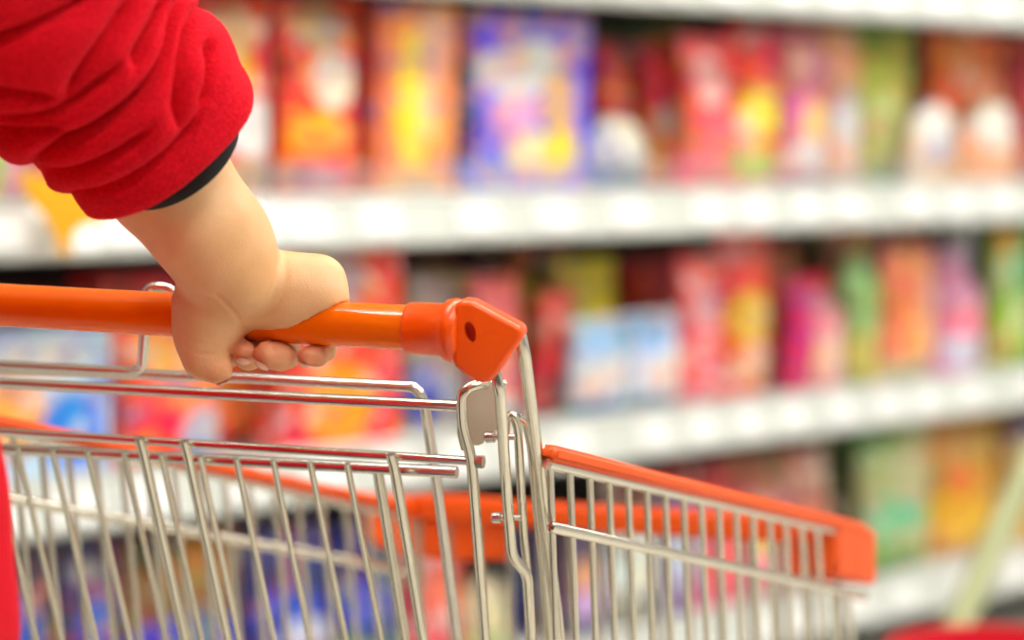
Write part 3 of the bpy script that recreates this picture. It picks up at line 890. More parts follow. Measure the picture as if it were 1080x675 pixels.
rim('orange_rim', RS(577, 477), RS(908, 558), 0.016, 0.012)
def yrw(x): return ln(x, 575, 489, 882, 561)
def ymw(x): return ln(x, 582, 556, 912, 629)
BOT = 0.56
rp = empty('side_panel', RS(720, 560)); rp.parent = cart; rp.matrix_parent_inverse = Matrix.Translation(-cart.location)
def pw(panel, name, pts, r, m=M_zinc):
    bm = bmesh.new(); add_tube(bm, pts, r, 10)
    o = bm_obj(name, bm, m, None, angle=50); o.parent = panel
    o.matrix_parent_inverse = Matrix.Translation(-panel.location)
    return o
pw(rp, 'rail', [RS(577, yrw(577)), RS(884, yrw(884))], 0.0042)
pw(rp, 'rail', [RS(580, ymw(580), 0.008 * (1 if n_r.x > 0 else -1)), RS(580.6, ymw(580.6), 0.008 * (1 if n_r.x > 0 else -1)), RS(583, ymw(583), 0.008 * (1 if n_r.x > 0 else -1)), RS(912, ymw(912), 0.008 * (1 if n_r.x > 0 else -1))], [0.0012, 0.0034, 0.0045, 0.0046])
xs = [580 + 21.2 * i - 0.16 * i * i for i in range(18)]
slopeb = 0.05
rs_b = []
for x in xs:
    t = RS(x, yrw(x)) if x < 866 else RS(x, ymw(x))
    b_ = RS(x + 8, 720)
    bb = t + (b_ - t) * ((t.z - BOT) / (t.z - b_.z))
    rs_b.append(bb)
    pw(rp, 'upright_wire', [t, bb], 0.0029)
pw(rp, 'rail', [rs_b[0], rs_b[-1]], 0.0042)
mid = [a.lerp(b, 0.5) for a, b in [(RS(xs[0], 560), rs_b[0]), (RS(xs[-1], 635), rs_b[-1])]]
pw(rp, 'rail', mid, 0.0036)

# left side panel
lp_ = empty('side_panel', LS(200, 500)); lp_.parent = cart; lp_.matrix_parent_inverse = Matrix.Translation(-cart.location)
def ylr(x): return ln(x, 20, 450, 400, 531)
def ylm(x): return ln(x, 30, 530, 395, 596)
rim('orange_rim', LS(-150, ylr(-150)), LS(430, ylr(430) - 3), 0.014, 0.011)
pw(lp_, 'rail', [LS(-150, ylr(-150) + 10), LS(430, ylr(430) + 8)], 0.0040)
pw(lp_, 'rail', [LS(-150, ylm(-150)), LS(440, ylm(440))], 0.0050)
ls_b = []
x = -140.0
while x < 436:
    t = LS(x, ylr(x) + 10); b_ = LS(x + 26 - 0.03 * x, 700)
    bb = t + (b_ - t) * ((t.z - BOT) / (t.z - b_.z))
    ls_b.append(bb)
    pw(lp_, 'upright_wire', [t, bb], 0.0030)
    x += 29.5 - 0.014 * x
pw(lp_, 'rail', [ls_b[0], ls_b[-1]], 0.0042)

# front panel
fp = empty('front_panel', FS(650, 560)); fp.parent = cart; fp.matrix_parent_inverse = Matrix.Translation(-cart.location)
def yf(x): return ln(x, 540, 541, 800, 556)
rim('orange_rim', FS(442, yf(442)), FS(890, yf(890)), 0.016, 0.0265)
fs_b = []
for i in range(15):
    x = 442 + i * 31.5
    t = FS(x, yf(x)); b_ = FS(x + 4, 700)
    bb = t + (b_ - t) * ((t.z - BOT) / (t.z - b_.z))
    fs_b.append(bb)
    pw(fp, 'upright_wire', [t, bb], 0.0029)
pw(fp, 'rail', [fs_b[0], fs_b[-1]], 0.0042)
# corner caps of orange plastic
def cap(name, pts, th, nrm):
    bm = bmesh.new()
    a_ = [bm.verts.new(p) for p in pts]; b_ = [bm.verts.new(p + nrm * th) for p in pts]
    bm.faces.new(a_); bm.faces.new(list(reversed(b_)))
    for i in range(len(pts)):
        bm.faces.new((a_[i], b_[i], b_[(i + 1) % len(pts)], a_[(i + 1) % len(pts)]))
    bmesh.ops.recalc_face_normals(bm, faces=bm.faces)
    bmesh.ops.bevel(bm, geom=bm.edges[:], offset=0.0035, segments=3, affect='EDGES')
    return bm_obj(name, bm, M_orange2, cart, angle=45)
ro = -0.006 if n_r.x > 0 else 0.006
ro = -ro
cap('corner_cap', [RS(884, 549, ro), RS(925, 558, ro), RS(925, 618, ro), RS(884, 608, ro)], 0.03, hd)
cap('corner_cap', [FS(826, yf(826) - 10), FS(905, yf(905) - 10), FS(905, 612), FS(880, 616), FS(826, 606)], 0.014, fwd)
cap('corner_cap', [FS(432, 522), FS(480, 523), FS(534, 528), FS(536, 592), FS(480, 592), FS(432, 588)], 0.014, fwd)
cap('corner_cap', [LS(390, 521), LS(440, 523), LS(442, 589), LS(424, 586), LS(390, 570)], 0.012, hd)

# basket floor, undercarriage and castors (below the picture)
cor = [rs_b[0], rs_b[-1], fs_b[0], ls_b[0]]
fl = empty('basket_floor', (cor[0] + cor[2]) / 2); fl.parent = cart; fl.matrix_parent_inverse = Matrix.Translation(-cart.location)
for i in range(9):
    t = i / 8
    pw(fl, 'floor_wire', [cor[0].lerp(cor[3], t), cor[1].lerp(cor[2], t)], 0.003)
for i in range(5):
    t = i / 4
    pw(fl, 'floor_wire', [cor[0].lerp(cor[1], t), cor[3].lerp(cor[2], t)], 0.0034)
wheels = []
for a, s in ((cor[0], 0.06), (cor[1], -0.04), (cor[2], -0.04), (cor[3], 0.06)):
    wheels.append(Vector((a.x, a.y, 0.0)) )
ctr = sum(wheels, Vector()) / 4
W4 = [ctr + (w - ctr) * 0.9 for w in wheels]
wire('chassis_tube', [cor[0]] + [W4[0] + VZ * 0.17, W4[1] + VZ * 0.15, W4[1] + VZ * 0.155], 0.011, M_zinc, 0.05)
wire('chassis_tube', [cor[3]] + [W4[3] + VZ * 0.17, W4[2] + VZ * 0.15, W4[2] + VZ * 0.155], 0.011, M_zinc, 0.05)
wire('chassis_tube', [W4[1] + VZ * 0.15, cor[1]], 0.009)
wire('chassis_tube', [W4[2] + VZ * 0.15, cor[2]], 0.009)
wire('chassis_tube', [W4[1] + VZ * 0.15, W4[2] + VZ * 0.15], 0.009)
wire('chassis_tube', [W4[0] + VZ * 0.17, W4[3] + VZ * 0.17], 0.009)
for w in W4:
    rd = hd
    wh = tube('wheel', [w + VZ * 0.0605 - rd * 0.014, w + VZ * 0.0605 - rd * 0.012, w + VZ * 0.0605 + rd * 0.012, w + VZ * 0.0605 + rd * 0.014], [0.055, 0.06, 0.06, 0.055], M_rubber, cart, seg=28)
    tube('castor_fork', [w + VZ * 0.06 + rd * 0.018, w + VZ * 0.125 + rd * 0.018, w + VZ * 0.125 - rd * 0.018, w + VZ * 0.06 - rd * 0.018], 0.005, M_zinc, wh, bend=0.006)
    tube('castor_stem', [w + VZ * 0.12, w + VZ * 0.16], 0.009, M_zinc, wh)

# ------------------------------------------------------------------ the person
# hand and forearm as one implicit surface; points given as (column, row, depth behind the handle axis, radius px)
def HP(px, py, dz):
    q = on_handle(px)
    dd = (q - CAM).dot(Fw) + dz
    return P(px, py, dd), dd / FPX


def cap_sdf(X, a, b, ra, rb):
    ab = b - a
    t = np.clip(((X - a) @ ab) / max(1e-12, ab @ ab), 0, 1)
    d = np.linalg.norm(X - a - t[:, None] * ab, axis=1)
    return d - (ra + (rb - ra) * t)


def smin(a, b, k):
    h_ = np.clip(0.5 + 0.5 * (b - a) / k, 0, 1)
    return b + (a - b) * h_ - k * h_ * (1 - h_)


def chain_sdf(X, ch, k):
    d = None
    pts = []
    for (px, py, dz, r) in ch:
        q, s = HP(px, py, dz)
        pts.append((np.array(q), r * s))
    for (a, ra), (b, rb_) in zip(pts, pts[1:]):
        c = cap_sdf(X, a, b, ra, rb_)
        d = c if d is None else smin(d, c, k)
    return d


forearm = [(40, 20, -0.175, 80), (120, 118, -0.098, 70), (176, 188, -0.069, 63), (214, 240, -0.056, 55), (238, 276, -0.040, 50), (250, 296, -0.030, 44)]
forearm2 = [(176, 188, -0.066, 58), (232, 252, -0.036, 50), (262, 292, -0.012, 35)]
hand = [(244, 290, -0.022, 42), (272, 306, -0.006, 38), (300, 308, 0.003, 36), (322, 308, 0.006, 34)]
hand2 = [(262, 304, -0.010, 38), (305, 310, -0.004, 36), (328, 311, 0.0, 34)]
knuck = [(318, 298, 0.012, 27), (338, 296, 0.006, 24), (345, 316, 0.002, 23)]
palmf = [(232, 318, -0.010, 34), (262, 322, 0.004, 30), (300, 322, 0.010, 28)]
thumb = [(232, 300, -0.028, 44), (220, 322, -0.028, 37), (215, 346, -0.026, 31), (214, 364, -0.026, 24), (216, 378, -0.026, 21), (230, 390, -0.025, 15.5)]
thenar = [(236, 312, -0.026, 36), (228, 338, -0.024, 29), (216, 352, -0.024, 28)]
fingers = {
    'index': [(236, 318, 0.020, 17), (238, 345, 0.030, 15), (240, 368, 0.018, 13), (240, 377, 0.000, 11), (238, 377, -0.012, 9)],
    'middle': [(266, 318, 0.022, 17), (270, 346, 0.031, 15), (268, 372, 0.020, 14), (262, 376, -0.002, 13.5), (257, 370, -0.016, 12)],
    'ring': [(300, 318, 0.022, 17), (304, 346, 0.031, 15), (302, 374, 0.018, 14), (296, 376, -0.004, 14), (282, 374, -0.015, 14.5)],
    'pinky': [(334, 318, 0.018, 16), (342, 346, 0.026, 13), (342, 368, 0.014, 12), (334, 375, 0.000, 11), (323, 376, -0.008, 10)],
}


def surface_nets(lo, hi, vs, fn):
    n = np.ceil((hi - lo) / vs).astype(int) + 1
    gx, gy, gz = [lo[i] + vs * np.arange(n[i]) for i in range(3)]
    F = np.empty(n, dtype=np.float32)
    for i in range(n[0]):
        YY, ZZ = np.meshgrid(gy, gz, indexing='ij')
        X = np.stack([np.full(YY.size, gx[i]), YY.ravel(), ZZ.ravel()], axis=1)
        F[i] = fn(X).reshape(n[1], n[2])
    S_ = F < 0
    c = [F[dx:n[0] - 1 + dx, dy:n[1] - 1 + dy, dz:n[2] - 1 + dz] for dx in (0, 1) for dy in (0, 1) for dz in (0, 1)]
    off = [(dx, dy, dz) for dx in (0, 1) for dy in (0, 1) for dz in (0, 1)]
    neg = sum((q < 0).astype(np.int8) for q in c)
    act = (neg > 0) & (neg < 8)
    idx = -np.ones(act.shape, dtype=np.int64)
    cells = np.argwhere(act)
    idx[act] = np.arange(len(cells))
    vals = [q[act] for q in c]
    acc = np.zeros((len(cells), 3)); cnt = np.zeros(len(cells))
    for i in range(8):
        for j in range(i + 1, 8):
            if sum(abs(off[i][k] - off[j][k]) for k in range(3)) != 1: continue
            a, b = vals[i], vals[j]
            m_ = (a < 0) != (b < 0)
            t = np.where(m_, a / np.where(m_, a - b, 1), 0)
            pa, pb = np.array(off[i]), np.array(off[j])
            acc += np.where(m_[:, None], pa + t[:, None] * (pb - pa), 0)
            cnt += m_
    V = lo + vs * (cells + acc / cnt[:, None])
    faces = []
    for axis in range(3):
        u, v = (axis + 1) % 3, (axis + 2) % 3
        sl0 = [slice(None)] * 3; sl1 = [slice(None)] * 3
        sl0[axis] = slice(0, -1); sl1[axis] = slice(1, None)
        ch = S_[tuple(sl0)] != S_[tuple(sl1)]
        E = np.argwhere(ch)
        ok = (E[:, u] > 0) & (E[:, v] > 0) & (E[:, u] < n[u] - 1) & (E[:, v] < n[v] - 1)
        E = E[ok]
        def cell(du, dv):
            q = E.copy(); q[:, u] -= du; q[:, v] -= dv
            return idx[q[:, 0], q[:, 1], q[:, 2]]
        quad_ = np.stack([cell(1, 1), cell(0, 1), cell(0, 0), cell(1, 0)], axis=1)
        inside0 = S_[E[:, 0], E[:, 1], E[:, 2]]
        quad_[~inside0] = quad_[~inside0][:, ::-1]
        faces.append(quad_)
    return V, np.concatenate(faces)


def hand_fn(X):
    arm = smin(chain_sdf(X, forearm, 0.012), chain_sdf(X, forearm2, 0.012), 0.012)
    hnd = smin(chain_sdf(X, hand, 0.012), chain_sdf(X, hand2, 0.012), 0.010)
    hnd = smin(hnd, chain_sdf(X, knuck, 0.008), 0.008)
    d = smin(arm, hnd, 0.0035)
    pf = chain_sdf(X, palmf, 0.01)
    d = smin(d, pf, 0.008)
    th = smin(chain_sdf(X, thumb, 0.007), chain_sdf(X, thenar, 0.01), 0.008)
    d = smin(d, th, 0.007)
    for ch in fingers.values():
        f = chain_sdf(X, ch, 0.005)
        d = smin(d, f, 0.0022)
    # the handle itself stays free: carve it
    a = np.array(on_handle(436)); b = np.array(hl)
    hdl = cap_sdf(X, a, b, RH - 0.0004, RH - 0.0004)
    d = np.maximum(d, -hdl)
    return d


allp = [np.array(HP(*q[:3])[0]) for ch in (forearm[1:], hand, thumb, *fingers.values()) for q in ch]
lo = np.min(allp, axis=0) - 0.06; hi = np.max(allp, axis=0) + 0.045
V, Q = surface_nets(lo, hi, 0.0017, hand_fn)


def laplace(V, Q, it, lam=0.5):
    ed = np.concatenate([Q[:, [0, 1]], Q[:, [1, 2]], Q[:, [2, 3]], Q[:, [3, 0]]])
    for _ in range(it):
        s = np.zeros_like(V); c = np.zeros(len(V))
        for a, b in ((0, 1), (1, 0)):
            np.add.at(s, ed[:, a], V[ed[:, b]]); np.add.at(c, ed[:, a], 1)
        V = V + lam * (s / np.maximum(1, c)[:, None] - V)
    return V


V = laplace(V, Q, 2, 0.5)


def project_np(X):
    v = X - np.array(CAM)
    d = v @ np.array(Fw)
    return np.stack([540 + FPX * (v @ np.array(Rt)) / d, 337.5 - FPX * (v @ np.array(Up)) / d], axis=1)


def line_dist(p, poly):
    """distance to a polyline and position along it (0..1)"""
    poly = np.array(poly, float)
    L_ = np.r_[0, np.cumsum(np.linalg.norm(np.diff(poly, axis=0), axis=1))]
    best = np.full(len(p), 1e9); al_ = np.zeros(len(p))
    for i in range(len(poly) - 1):
        ab = poly[i + 1] - poly[i]
        t = np.clip(((p - poly[i]) @ ab) / (ab @ ab), 0, 1)
        d = np.linalg.norm(p - poly[i] - t[:, None] * ab, axis=1)
        m_ = d < best
        best[m_] = d[m_]; al_[m_] = ((L_[i] + t * np.linalg.norm(ab)) / L_[-1])[m_]
    return best, al_


def smooth_line(poly, it=3):
    poly = np.array(poly, float)
    for _ in range(it):
        q_ = 0.75 * poly[:-1] + 0.25 * poly[1:]; r_ = 0.25 * poly[:-1] + 0.75 * poly[1:]
        poly = np.concatenate([poly[:1], np.stack([q_, r_], axis=1).reshape(-1, 2), poly[-1:]])
    return poly


def quad_normals(V, Q):
    n = np.cross(V[Q[:, 2]] - V[Q[:, 0]], V[Q[:, 3]] - V[Q[:, 1]])
    N_ = np.zeros_like(V)
    for k in range(4): np.add.at(N_, Q[:, k], n)
    return N_ / np.maximum(1e-12, np.linalg.norm(N_, axis=1))[:, None]


N_ = quad_normals(V, Q)
toward = -((V - np.array(CAM)) @ np.ones((3, 1)))[:, 0]
vdir_ = (V - np.array(CAM)); vdir_ /= np.linalg.norm(vdir_, axis=1)[:, None]
facing = -(N_ * vdir_).sum(1)
if np.median(facing[V[:, 1] < np.median(V[:, 1])]) < 0: N_ = -N_; facing = -facing
pp = project_np(V)
for poly, dep, wd_ in (([(228, 312), (240, 322), (251, 334), (260, 350)], 0.0016, 2.6),
                       ([(262, 336), (276, 334), (289, 326), (298, 312)], 0.0009, 2.6),
                       ([(258, 343), (272, 345), (290, 342)], 0.0006, 2.0),
                       ([(300, 270), (302, 288), (298, 306)], 0.0010, 4.0),
                       ([(198, 306), (212, 314), (230, 318)], 0.0006, 2.4),
                       ([(204, 372), (216, 374), (228, 374)], 0.0009, 2.2),
                       ([(188, 352), (200, 360), (214, 362)], 0.0005, 2.0),
                       ([(254, 362), (262, 364)], 0.0005, 1.6), ([(282, 366), (286, 376)], 0.0005, 1.6)):
    dd_, al_ = line_dist(pp, smooth_line(poly))
    V = V - N_ * (dep * np.exp(-(dd_ / wd_) ** 2) * np.sin(np.pi * np.clip(al_ * 0.9 + 0.05, 0, 1)) ** 0.5 * np.clip(facing * 3, 0, 1))[:, None]
tips = np.zeros(len(V))
for nm, ch in fingers.items():
    q = np.array(HP(*ch[-1][:3])[0])
    tips = np.maximum(tips, np.exp(-(np.linalg.norm(V - q, axis=1) / 0.016) ** 2))
q = np.array(HP(*thumb[-1][:3])[0])
tips = np.maximum(tips, 0.7 * np.exp(-(np.linalg.norm(V - q, axis=1) / 0.016) ** 2))

# coarse rest of the body (neck, head, torso, legs, left arm), facing fwd
bc = Vector((-0.510, 1.50, 0))
rgt = Vector((fwd.y, -fwd.x, 0))
if rgt.x < 0: rgt = -rgt
def B(r, f, z): return np.array(bc + rgt * r + fwd * f + VZ * z)
elbow = HP(-70, -120, -0.26)[0]
elbow_l = bc + rgt * -0.34 + fwd * 0.02 + VZ * 1.12
hand_l = on_handle(-260)
def body_fn(X):
    segs = [(B(0, 0, .98), B(0, 0, 1.2), .10, .09, .05), (B(0.02, 0, 1.15), B(0.04, 0, 1.40), .07, .06, .04), (B(-0.06, 0, 1.15), B(-0.06, 0, 1.40), .07, .06, .04),
            (B(-.12, 0, 1.44), B(.10, 0, 1.44), .05, .05, .04), (B(0, 0, 1.46), B(0, .01, 1.58), .055, .05, .03),
            (B(0, .02, 1.67), B(0, .03, 1.70), .078, .085, .03), (B(0, .05, 1.62), B(0, .055, 1.64), .05, .055, .03), (B(0, .115, 1.655), B(0, .105, 1.685), .012, .007, .012),
            (B(.07, .01, .93), B(.09, 0, .50), .085, .055, .03), (B(.09, 0, .50), B(.09, -.02, .09), .055, .035, .02),
            (B(-.07, .01, .93), B(-.09, 0, .50), .085, .055, .03), (B(-.09, 0, .50), B(-.09, -.02, .09), .055, .035, .02),
            (B(.10, 0, 1.42), np.array(elbow), .045, .040, .03), (np.array(elbow), np.array(HP(130, 130, -0.095)[0]), .04, .034, .03),
            (B(-.15, 0, 1.44), np.array(elbow_l), .045, .04, .03), (np.array(elbow_l), np.array(hand_l + VZ * 0.03), .04, .026, .02), (np.array(hand_l + VZ * 0.02 + rgt * 0.03), np.array(hand_l + VZ * 0.02 - rgt * 0.03), .022, .022, .01)]
    d = None
    for a, b, ra, rb_, k in segs:
        c = cap_sdf(X, a, b, ra, rb_)
        d = c if d is None else smin(d, c, k)
    for s_ in (-1, 1):
        ear = cap_sdf(X, B(.085 * s_, .0, 1.655), B(.088 * s_, .0, 1.69), .010, .014)
        d = smin(d, ear, .005)
        eye = cap_sdf(X, B(.032 * s_, .122, 1.695), B(.032 * s_, .124, 1.695), .012, .012)
        d = -smin(-d, eye, .008)
    return d
V2, Q2 = surface_nets(np.array([bc.x - .5, bc.y - .3, 0.03]), np.array([bc.x + .45, bc.y + .75, 1.82]), 0.011, body_fn)
def biggest(V, Q):
    par = np.arange(len(V))
    while True:
        m_ = par[Q].min(axis=1)
        new = par.copy()
        for k in range(4): np.minimum.at(new, Q[:, k], m_)
        new = new[new]
        if (new == par).all(): break
        par = new
    u, c = np.unique(par[Q[:, 0]], return_counts=True)
    keep = par[Q[:, 0]] == u[np.argmax(c)]
    Q = Q[keep]
    used = np.unique(Q); mp = -np.ones(len(V), dtype=np.int64); mp[used] = np.arange(len(used))
    return V[used], mp[Q], used


V, Q, us_ = biggest(V, Q); tips = tips[us_]
V2, Q2, _u = biggest(V2, Q2)
VV = np.concatenate([V, V2]); QQ = np.concatenate([Q, Q2 + len(V)])
# join the forearm to the upper arm inside the sleeve
jp = np.array(HP(120, 118, -0.098)[0])
qa = Q[np.argmin(np.linalg.norm(V[Q[:, 0]] - jp, axis=1))]
q2c = V2[Q2].mean(axis=1)
qb = Q2[np.argmin(np.linalg.norm(q2c - V[qa].mean(axis=0), axis=1))] + len(V)
QQ = np.concatenate([QQ, np.array([[qa[i], qa[(i + 1) % 4], qb[(i + 1) % 4], qb[i]] for i in range(4)])])
TT = np.concatenate([tips, np.zeros(len(V2))])
me = bpy.data.meshes.new('person')
me.from_pydata(VV.tolist(), [], QQ.tolist())
at = me.attributes.new('tips', 'FLOAT', 'POINT')
at.data.foreach_set('value', TT.astype(np.float32))
person = link('person', me, M_skin)
tag(person, 'person in a red fleece jacket gripping the orange cart handle with the right hand', 'person')

# nails
def nail(px, py, dz, r, nx_, ny_, nz_, name='nail'):
    c, s = HP(px, py, dz)
    nrm = (Rt * nx_ - Up * ny_ + Fw * nz_).normalized()
    t = nrm.cross(Rt).normalized(); b = nrm.cross(t).normalized()
    bm = bmesh.new()
    ce = c + nrm * r * s * 0.93
    rings = []
    for i in range(4):
        rr = (i + 1) / 4
        rings.append([bm.verts.new(ce + (b * math.cos(a) * 0.62 + t * math.sin(a) * 0.75) * rr * r * s + nrm * (0.16 * (1 - rr * rr)) * r * s) for a in [2 * PI * k / 16 for k in range(16)]])
    cv = bm.verts.new(ce + nrm * 0.17 * r * s)
    for k in range(16): bm.faces.new((cv, rings[0][k], rings[0][(k + 1) % 16]))
    for a_, b_ in zip(rings, rings[1:]):
        for k in range(16): bm.faces.new((a_[k], b_[k], b_[(k + 1) % 16], a_[(k + 1) % 16]))
    bmesh.ops.recalc_face_normals(bm, faces=bm.faces)
    o = bm_obj(name, bm, M_nail, person)
    return o
nail(238, 377, -0.012, 9, 0.2, 0.85, -0.5)
nail(257, 371, -0.016, 12, -0.05, 0.9, -0.4)
nail(282, 375, -0.015, 14, -0.45, 0.85, -0.35)
nail(323, 377, -0.008, 10, -0.3, 0.9, -0.3)
nail(231, 391, -0.024, 14, 0.35, 0.9, 0.1)


# sleeve --------------------------------------------------------------
rng = np.random.RandomState(3)
def loft(centers, radii, n_len, n_ang, disp, flip=False):
    """rings along a polyline of centres (mathutils) -> verts, quads ; disp(s, a, ref) radial offset in metres"""
    cs = np.array([list(c) for c in centers]); seglen = np.r_[0, np.cumsum(np.linalg.norm(np.diff(cs, axis=0), axis=1))]
    tq = np.linspace(0, seglen[-1], n_len)
    def cub(y):   # catmull style smoothing through gaussian
        v = np.interp(tq, seglen, y)
        k = max(1, n_len // 14)
        ker = np.hanning(2 * k + 1); ker /= ker.sum()
        vp_ = np.r_[2 * v[0] - v[k:0:-1], v, 2 * v[-1] - v[-2:-k - 2:-1]]
        return np.convolve(vp_, ker, 'valid')
    cen = np.stack([cub(cs[:, i]) for i in range(3)], axis=1)
    rad = cub(np.array(radii))
    return tq, cen, rad


cen_px = [(186, 162, -0.080), (177, 151, -0.087), (150, 122, -0.105), (105, 75, -0.137), (40, 10, -0.182), (-60, -95, -0.25)]
rad_px = [88, 101, 119, 130, 141, 150]
centers = [HP(*c)[0] for c in cen_px]
radm = [r * HP(*c)[1] for r, c in zip(rad_px, cen_px)]
NL, NA = 360, 620
tq, cen, rad = loft(centers, radm, NL, NA, None)
ax_ = np.gradient(cen, axis=0); ax_ /= np.linalg.norm(ax_, axis=1)[:, None]
camv = np.array(CAM)
vd = cen - camv; vd /= np.linalg.norm(vd, axis=1)[:, None]
toc = -(vd - (vd * ax_).sum(1)[:, None] * ax_); toc /= np.linalg.norm(toc, axis=1)[:, None]     # towards the viewer
sd = np.cross(ax_, toc)
ang = np.linspace(0, 2 * PI, NA, endpoint=False)
Sg, Ag = np.meshgrid(tq, ang, indexing='ij')


def ridge(x, sharp=1.6):
    """folds: wide round crests, narrow valleys"""
    return 1 - np.abs(np.cos(x)) ** 0.0 if False else (np.abs(np.sin(x)) ** (1 / sharp))


def vnoise(s, a, fs, fa, seed):
    r_ = np.random.RandomState(seed)
    out_ = 0
    for i in range(6):
        k = r_.randint(1, fa + 1); ph = r_.rand() * 6.28; ws = fs * (0.4 + 1.2 * r_.rand())
        out_ = out_ + np.sin(k * a + ph + ws * s) / 6
    return out_ * 2.4


# a = 0 faces the viewer; sd (a=+90) side. folds run obliquely round the sleeve
warp = 0.020 * vnoise(Sg, Ag, 30, 3, 11) + 0.014 * np.sin(Ag * 1 + 0.8)
ph = (Sg + warp) * (2 * PI / 0.050)
amp = 0.0078 * np.clip((Sg - 0.020) / 0.02, 0, 1) * np.clip(0.75 + 0.55 * vnoise(Sg, Ag, 18, 3, 21), 0.1, 1.4)
D1 = amp * (np.abs(np.sin(ph / 2)) ** 0.62 * 2 - 1.35)
warp2 = 0.03 * vnoise(Sg, Ag, 25, 4, 31) - 0.03 * np.cos(Ag - 1.0)
D2 = 0.0040 * np.clip((Sg - 0.012) / 0.03, 0, 1) * (np.abs(np.sin((Sg + warp2) * PI / 0.034)) ** 0.7 * 2 - 1.4) * np.clip(0.6 + vnoise(Sg, Ag, 14, 2, 41), 0, 1)
D3 = 0.003 * vnoise(Sg, Ag, 40, 5, 51)
fuzz = 0.00022 * rng.randn(*Sg.shape)
hem = 0.0035 * np.exp(-((Sg - 0.008) / 0.008) ** 2) - 0.006 * np.clip(1 - Sg / 0.004, 0, 1)
# on the side towards the aisle the folds of the pushed-up sleeve are laid out one by one
und = cen[:, None, :] + rad[:, None, None] * (np.cos(Ag)[..., None] * toc[:, None, :] + np.sin(Ag)[..., None] * sd[:, None, :])
up_ = project_np(und.reshape(-1, 3))
F_ = np.zeros(Sg.size)
for poly, dep, wd_ in (
        ([(-30, 52), (0, 41), (20, 33), (45, 22), (80, 5), (100, -14)], 1.0, 7),
        ([(-30, 96), (0, 98), (32, 103), (58, 107)], 0.8, 5),
        ([(66, 112), (72, 98), (82, 80), (102, 51), (124, 22), (142, -10)], 0.9, 7),
        ([(-30, 128), (10, 129), (46, 127), (71, 117), (103, 91), (130, 66)], 1.0, 6),
        ([(-30, 140), (0, 143), (36, 143), (70, 142)], 0.9, 5),
        ([(28, 178), (39, 166), (64, 155), (93, 142), (118, 126), (142, 107), (160, 87), (174, 68), (186, 42), (194, 10), (198, -20)], 1.45, 6.5),
        ([(142, 72), (147, 54), (158, 36), (171, 16), (182, -14)], 1.3, 6),
        ([(24, 180), (57, 187), (89, 179), (121, 164), (144, 149), (160, 134)], 0.9, 6),
        ([(189, 134), (186, 114), (191, 86), (199, 57), (209, 25), (212, 0)], 1.2, 6),
        ([(212, 112), (219, 92), (223, 68), (221, 40)], 0.9, 5),
        ([(50, 205), (82, 208), (117, 199), (153, 179), (185, 154), (203, 132), (214, 108)], 0.75, 5)):
    dd_, al_ = line_dist(up_, smooth_line(poly))
    w_ = np.clip(np.minimum(al_, 1 - al_) * 5 + 0.15, 0, 1) ** 0.7
    F_ -= dep * w_ * (0.0115 * np.exp(-(dd_ / (wd_ * 0.85)) ** 1.4) + 0.0052 * np.exp(-(dd_ / (2.6 * wd_)) ** 2))
F_ = np.maximum(F_, -0.024).reshape(Sg.shape) + 0.0055
front = np.clip(np.cos(Ag) * 2.2 + 0.9, 0, 1)
Rr = rad[:, None] + (1 - front) * (D1 + D2) + front * F_ + 0.5 * D3 + hem + fuzz
pos = cen[:, None, :] + Rr[..., None] * (np.cos(Ag)[..., None] * toc[:, None, :] + np.sin(Ag)[..., None] * sd[:, None, :])
sv = pos.reshape(-1, 3)
I = np.arange(NL - 1)[:, None] * NA + np.arange(NA)[None, :]
J = np.arange(NL - 1)[:, None] * NA + (np.arange(NA)[None, :] + 1) % NA
sq = np.stack([I, J, J + NA, I + NA], axis=-1).reshape(-1, 4)
# inside turn of the hem
nin = 8
inn = []
for i in range(nin):
    t = (i + 1) / nin
    rr = Rr[0] - 0.003 - 0.022 * t
    inn.append(cen[0] + ax_[0] * (0.001 + 0.012 * t) + rr[:, None] * (np.cos(ang)[:, None] * toc[0] + np.sin(ang)[:, None] * sd[0]))
inn = np.array(inn)
base_i = len(sv)
allv = np.concatenate([sv, inn.reshape(-1, 3)])
fq = [sq]
k_ = np.arange(NA); k1 = (k_ + 1) % NA
fq.append(np.stack([k_, base_i + k_, base_i + k1, k1], axis=1))
for i in range(nin - 1):
    o0 = base_i + i * NA
    fq.append(np.stack([o0 + k_, o0 + NA + k_, o0 + NA + k1, o0 + k1], axis=1))
fq = np.concatenate(fq)

# jacket torso, shoulder, upper arm: implicit surface with folds
def jacket_fn(X):
    segs = [(B(0.038, 0, .80), B(0.040, 0, .90), .156, .150, .05), (B(0.040, 0, .90), B(-0.005, 0, 1.14), .148, .120, .05), (B(-0.05, 0, .82), B(-0.04, 0, 1.15), .15, .135, .05),
            (B(0.03, 0, 1.15), B(0.06, 0, 1.40), .115, .095, .05), (B(-0.06, 0, 1.15), B(-0.09, 0, 1.40), .125, .10, .05),
            (B(0, 0, 1.45), B(0, .0, 1.535), .095, .078, .03), (B(-.12, 0, 1.46), B(.11, 0, 1.46), .075, .075, .03),
            (B(.11, 0, 1.43), np.array(elbow), .078, .088, .04),
            (np.array(elbow), np.array(centers[-2]), .088, .070, .03),
            (B(-.15, 0, 1.43), np.array(elbow_l), .075, .07, .04), (np.array(elbow_l), np.array(elbow_l.lerp(hand_l, 0.75)), .07, .055, .02)]
    d = None
    for a, b, ra, rb_, k in segs:
        c = cap_sdf(X, a, b, ra, rb_)
        d = c if d is None else smin(d, c, k)
    w_ = np.sin(X[:, 2] * 42 + 9 * X[:, 0] + 2.5 * np.sin(X[:, 1] * 16)) * 0.004 + np.sin(X[:, 2] * 17 + X[:, 1] * 60) * 0.004
    d = d + w_
    return d
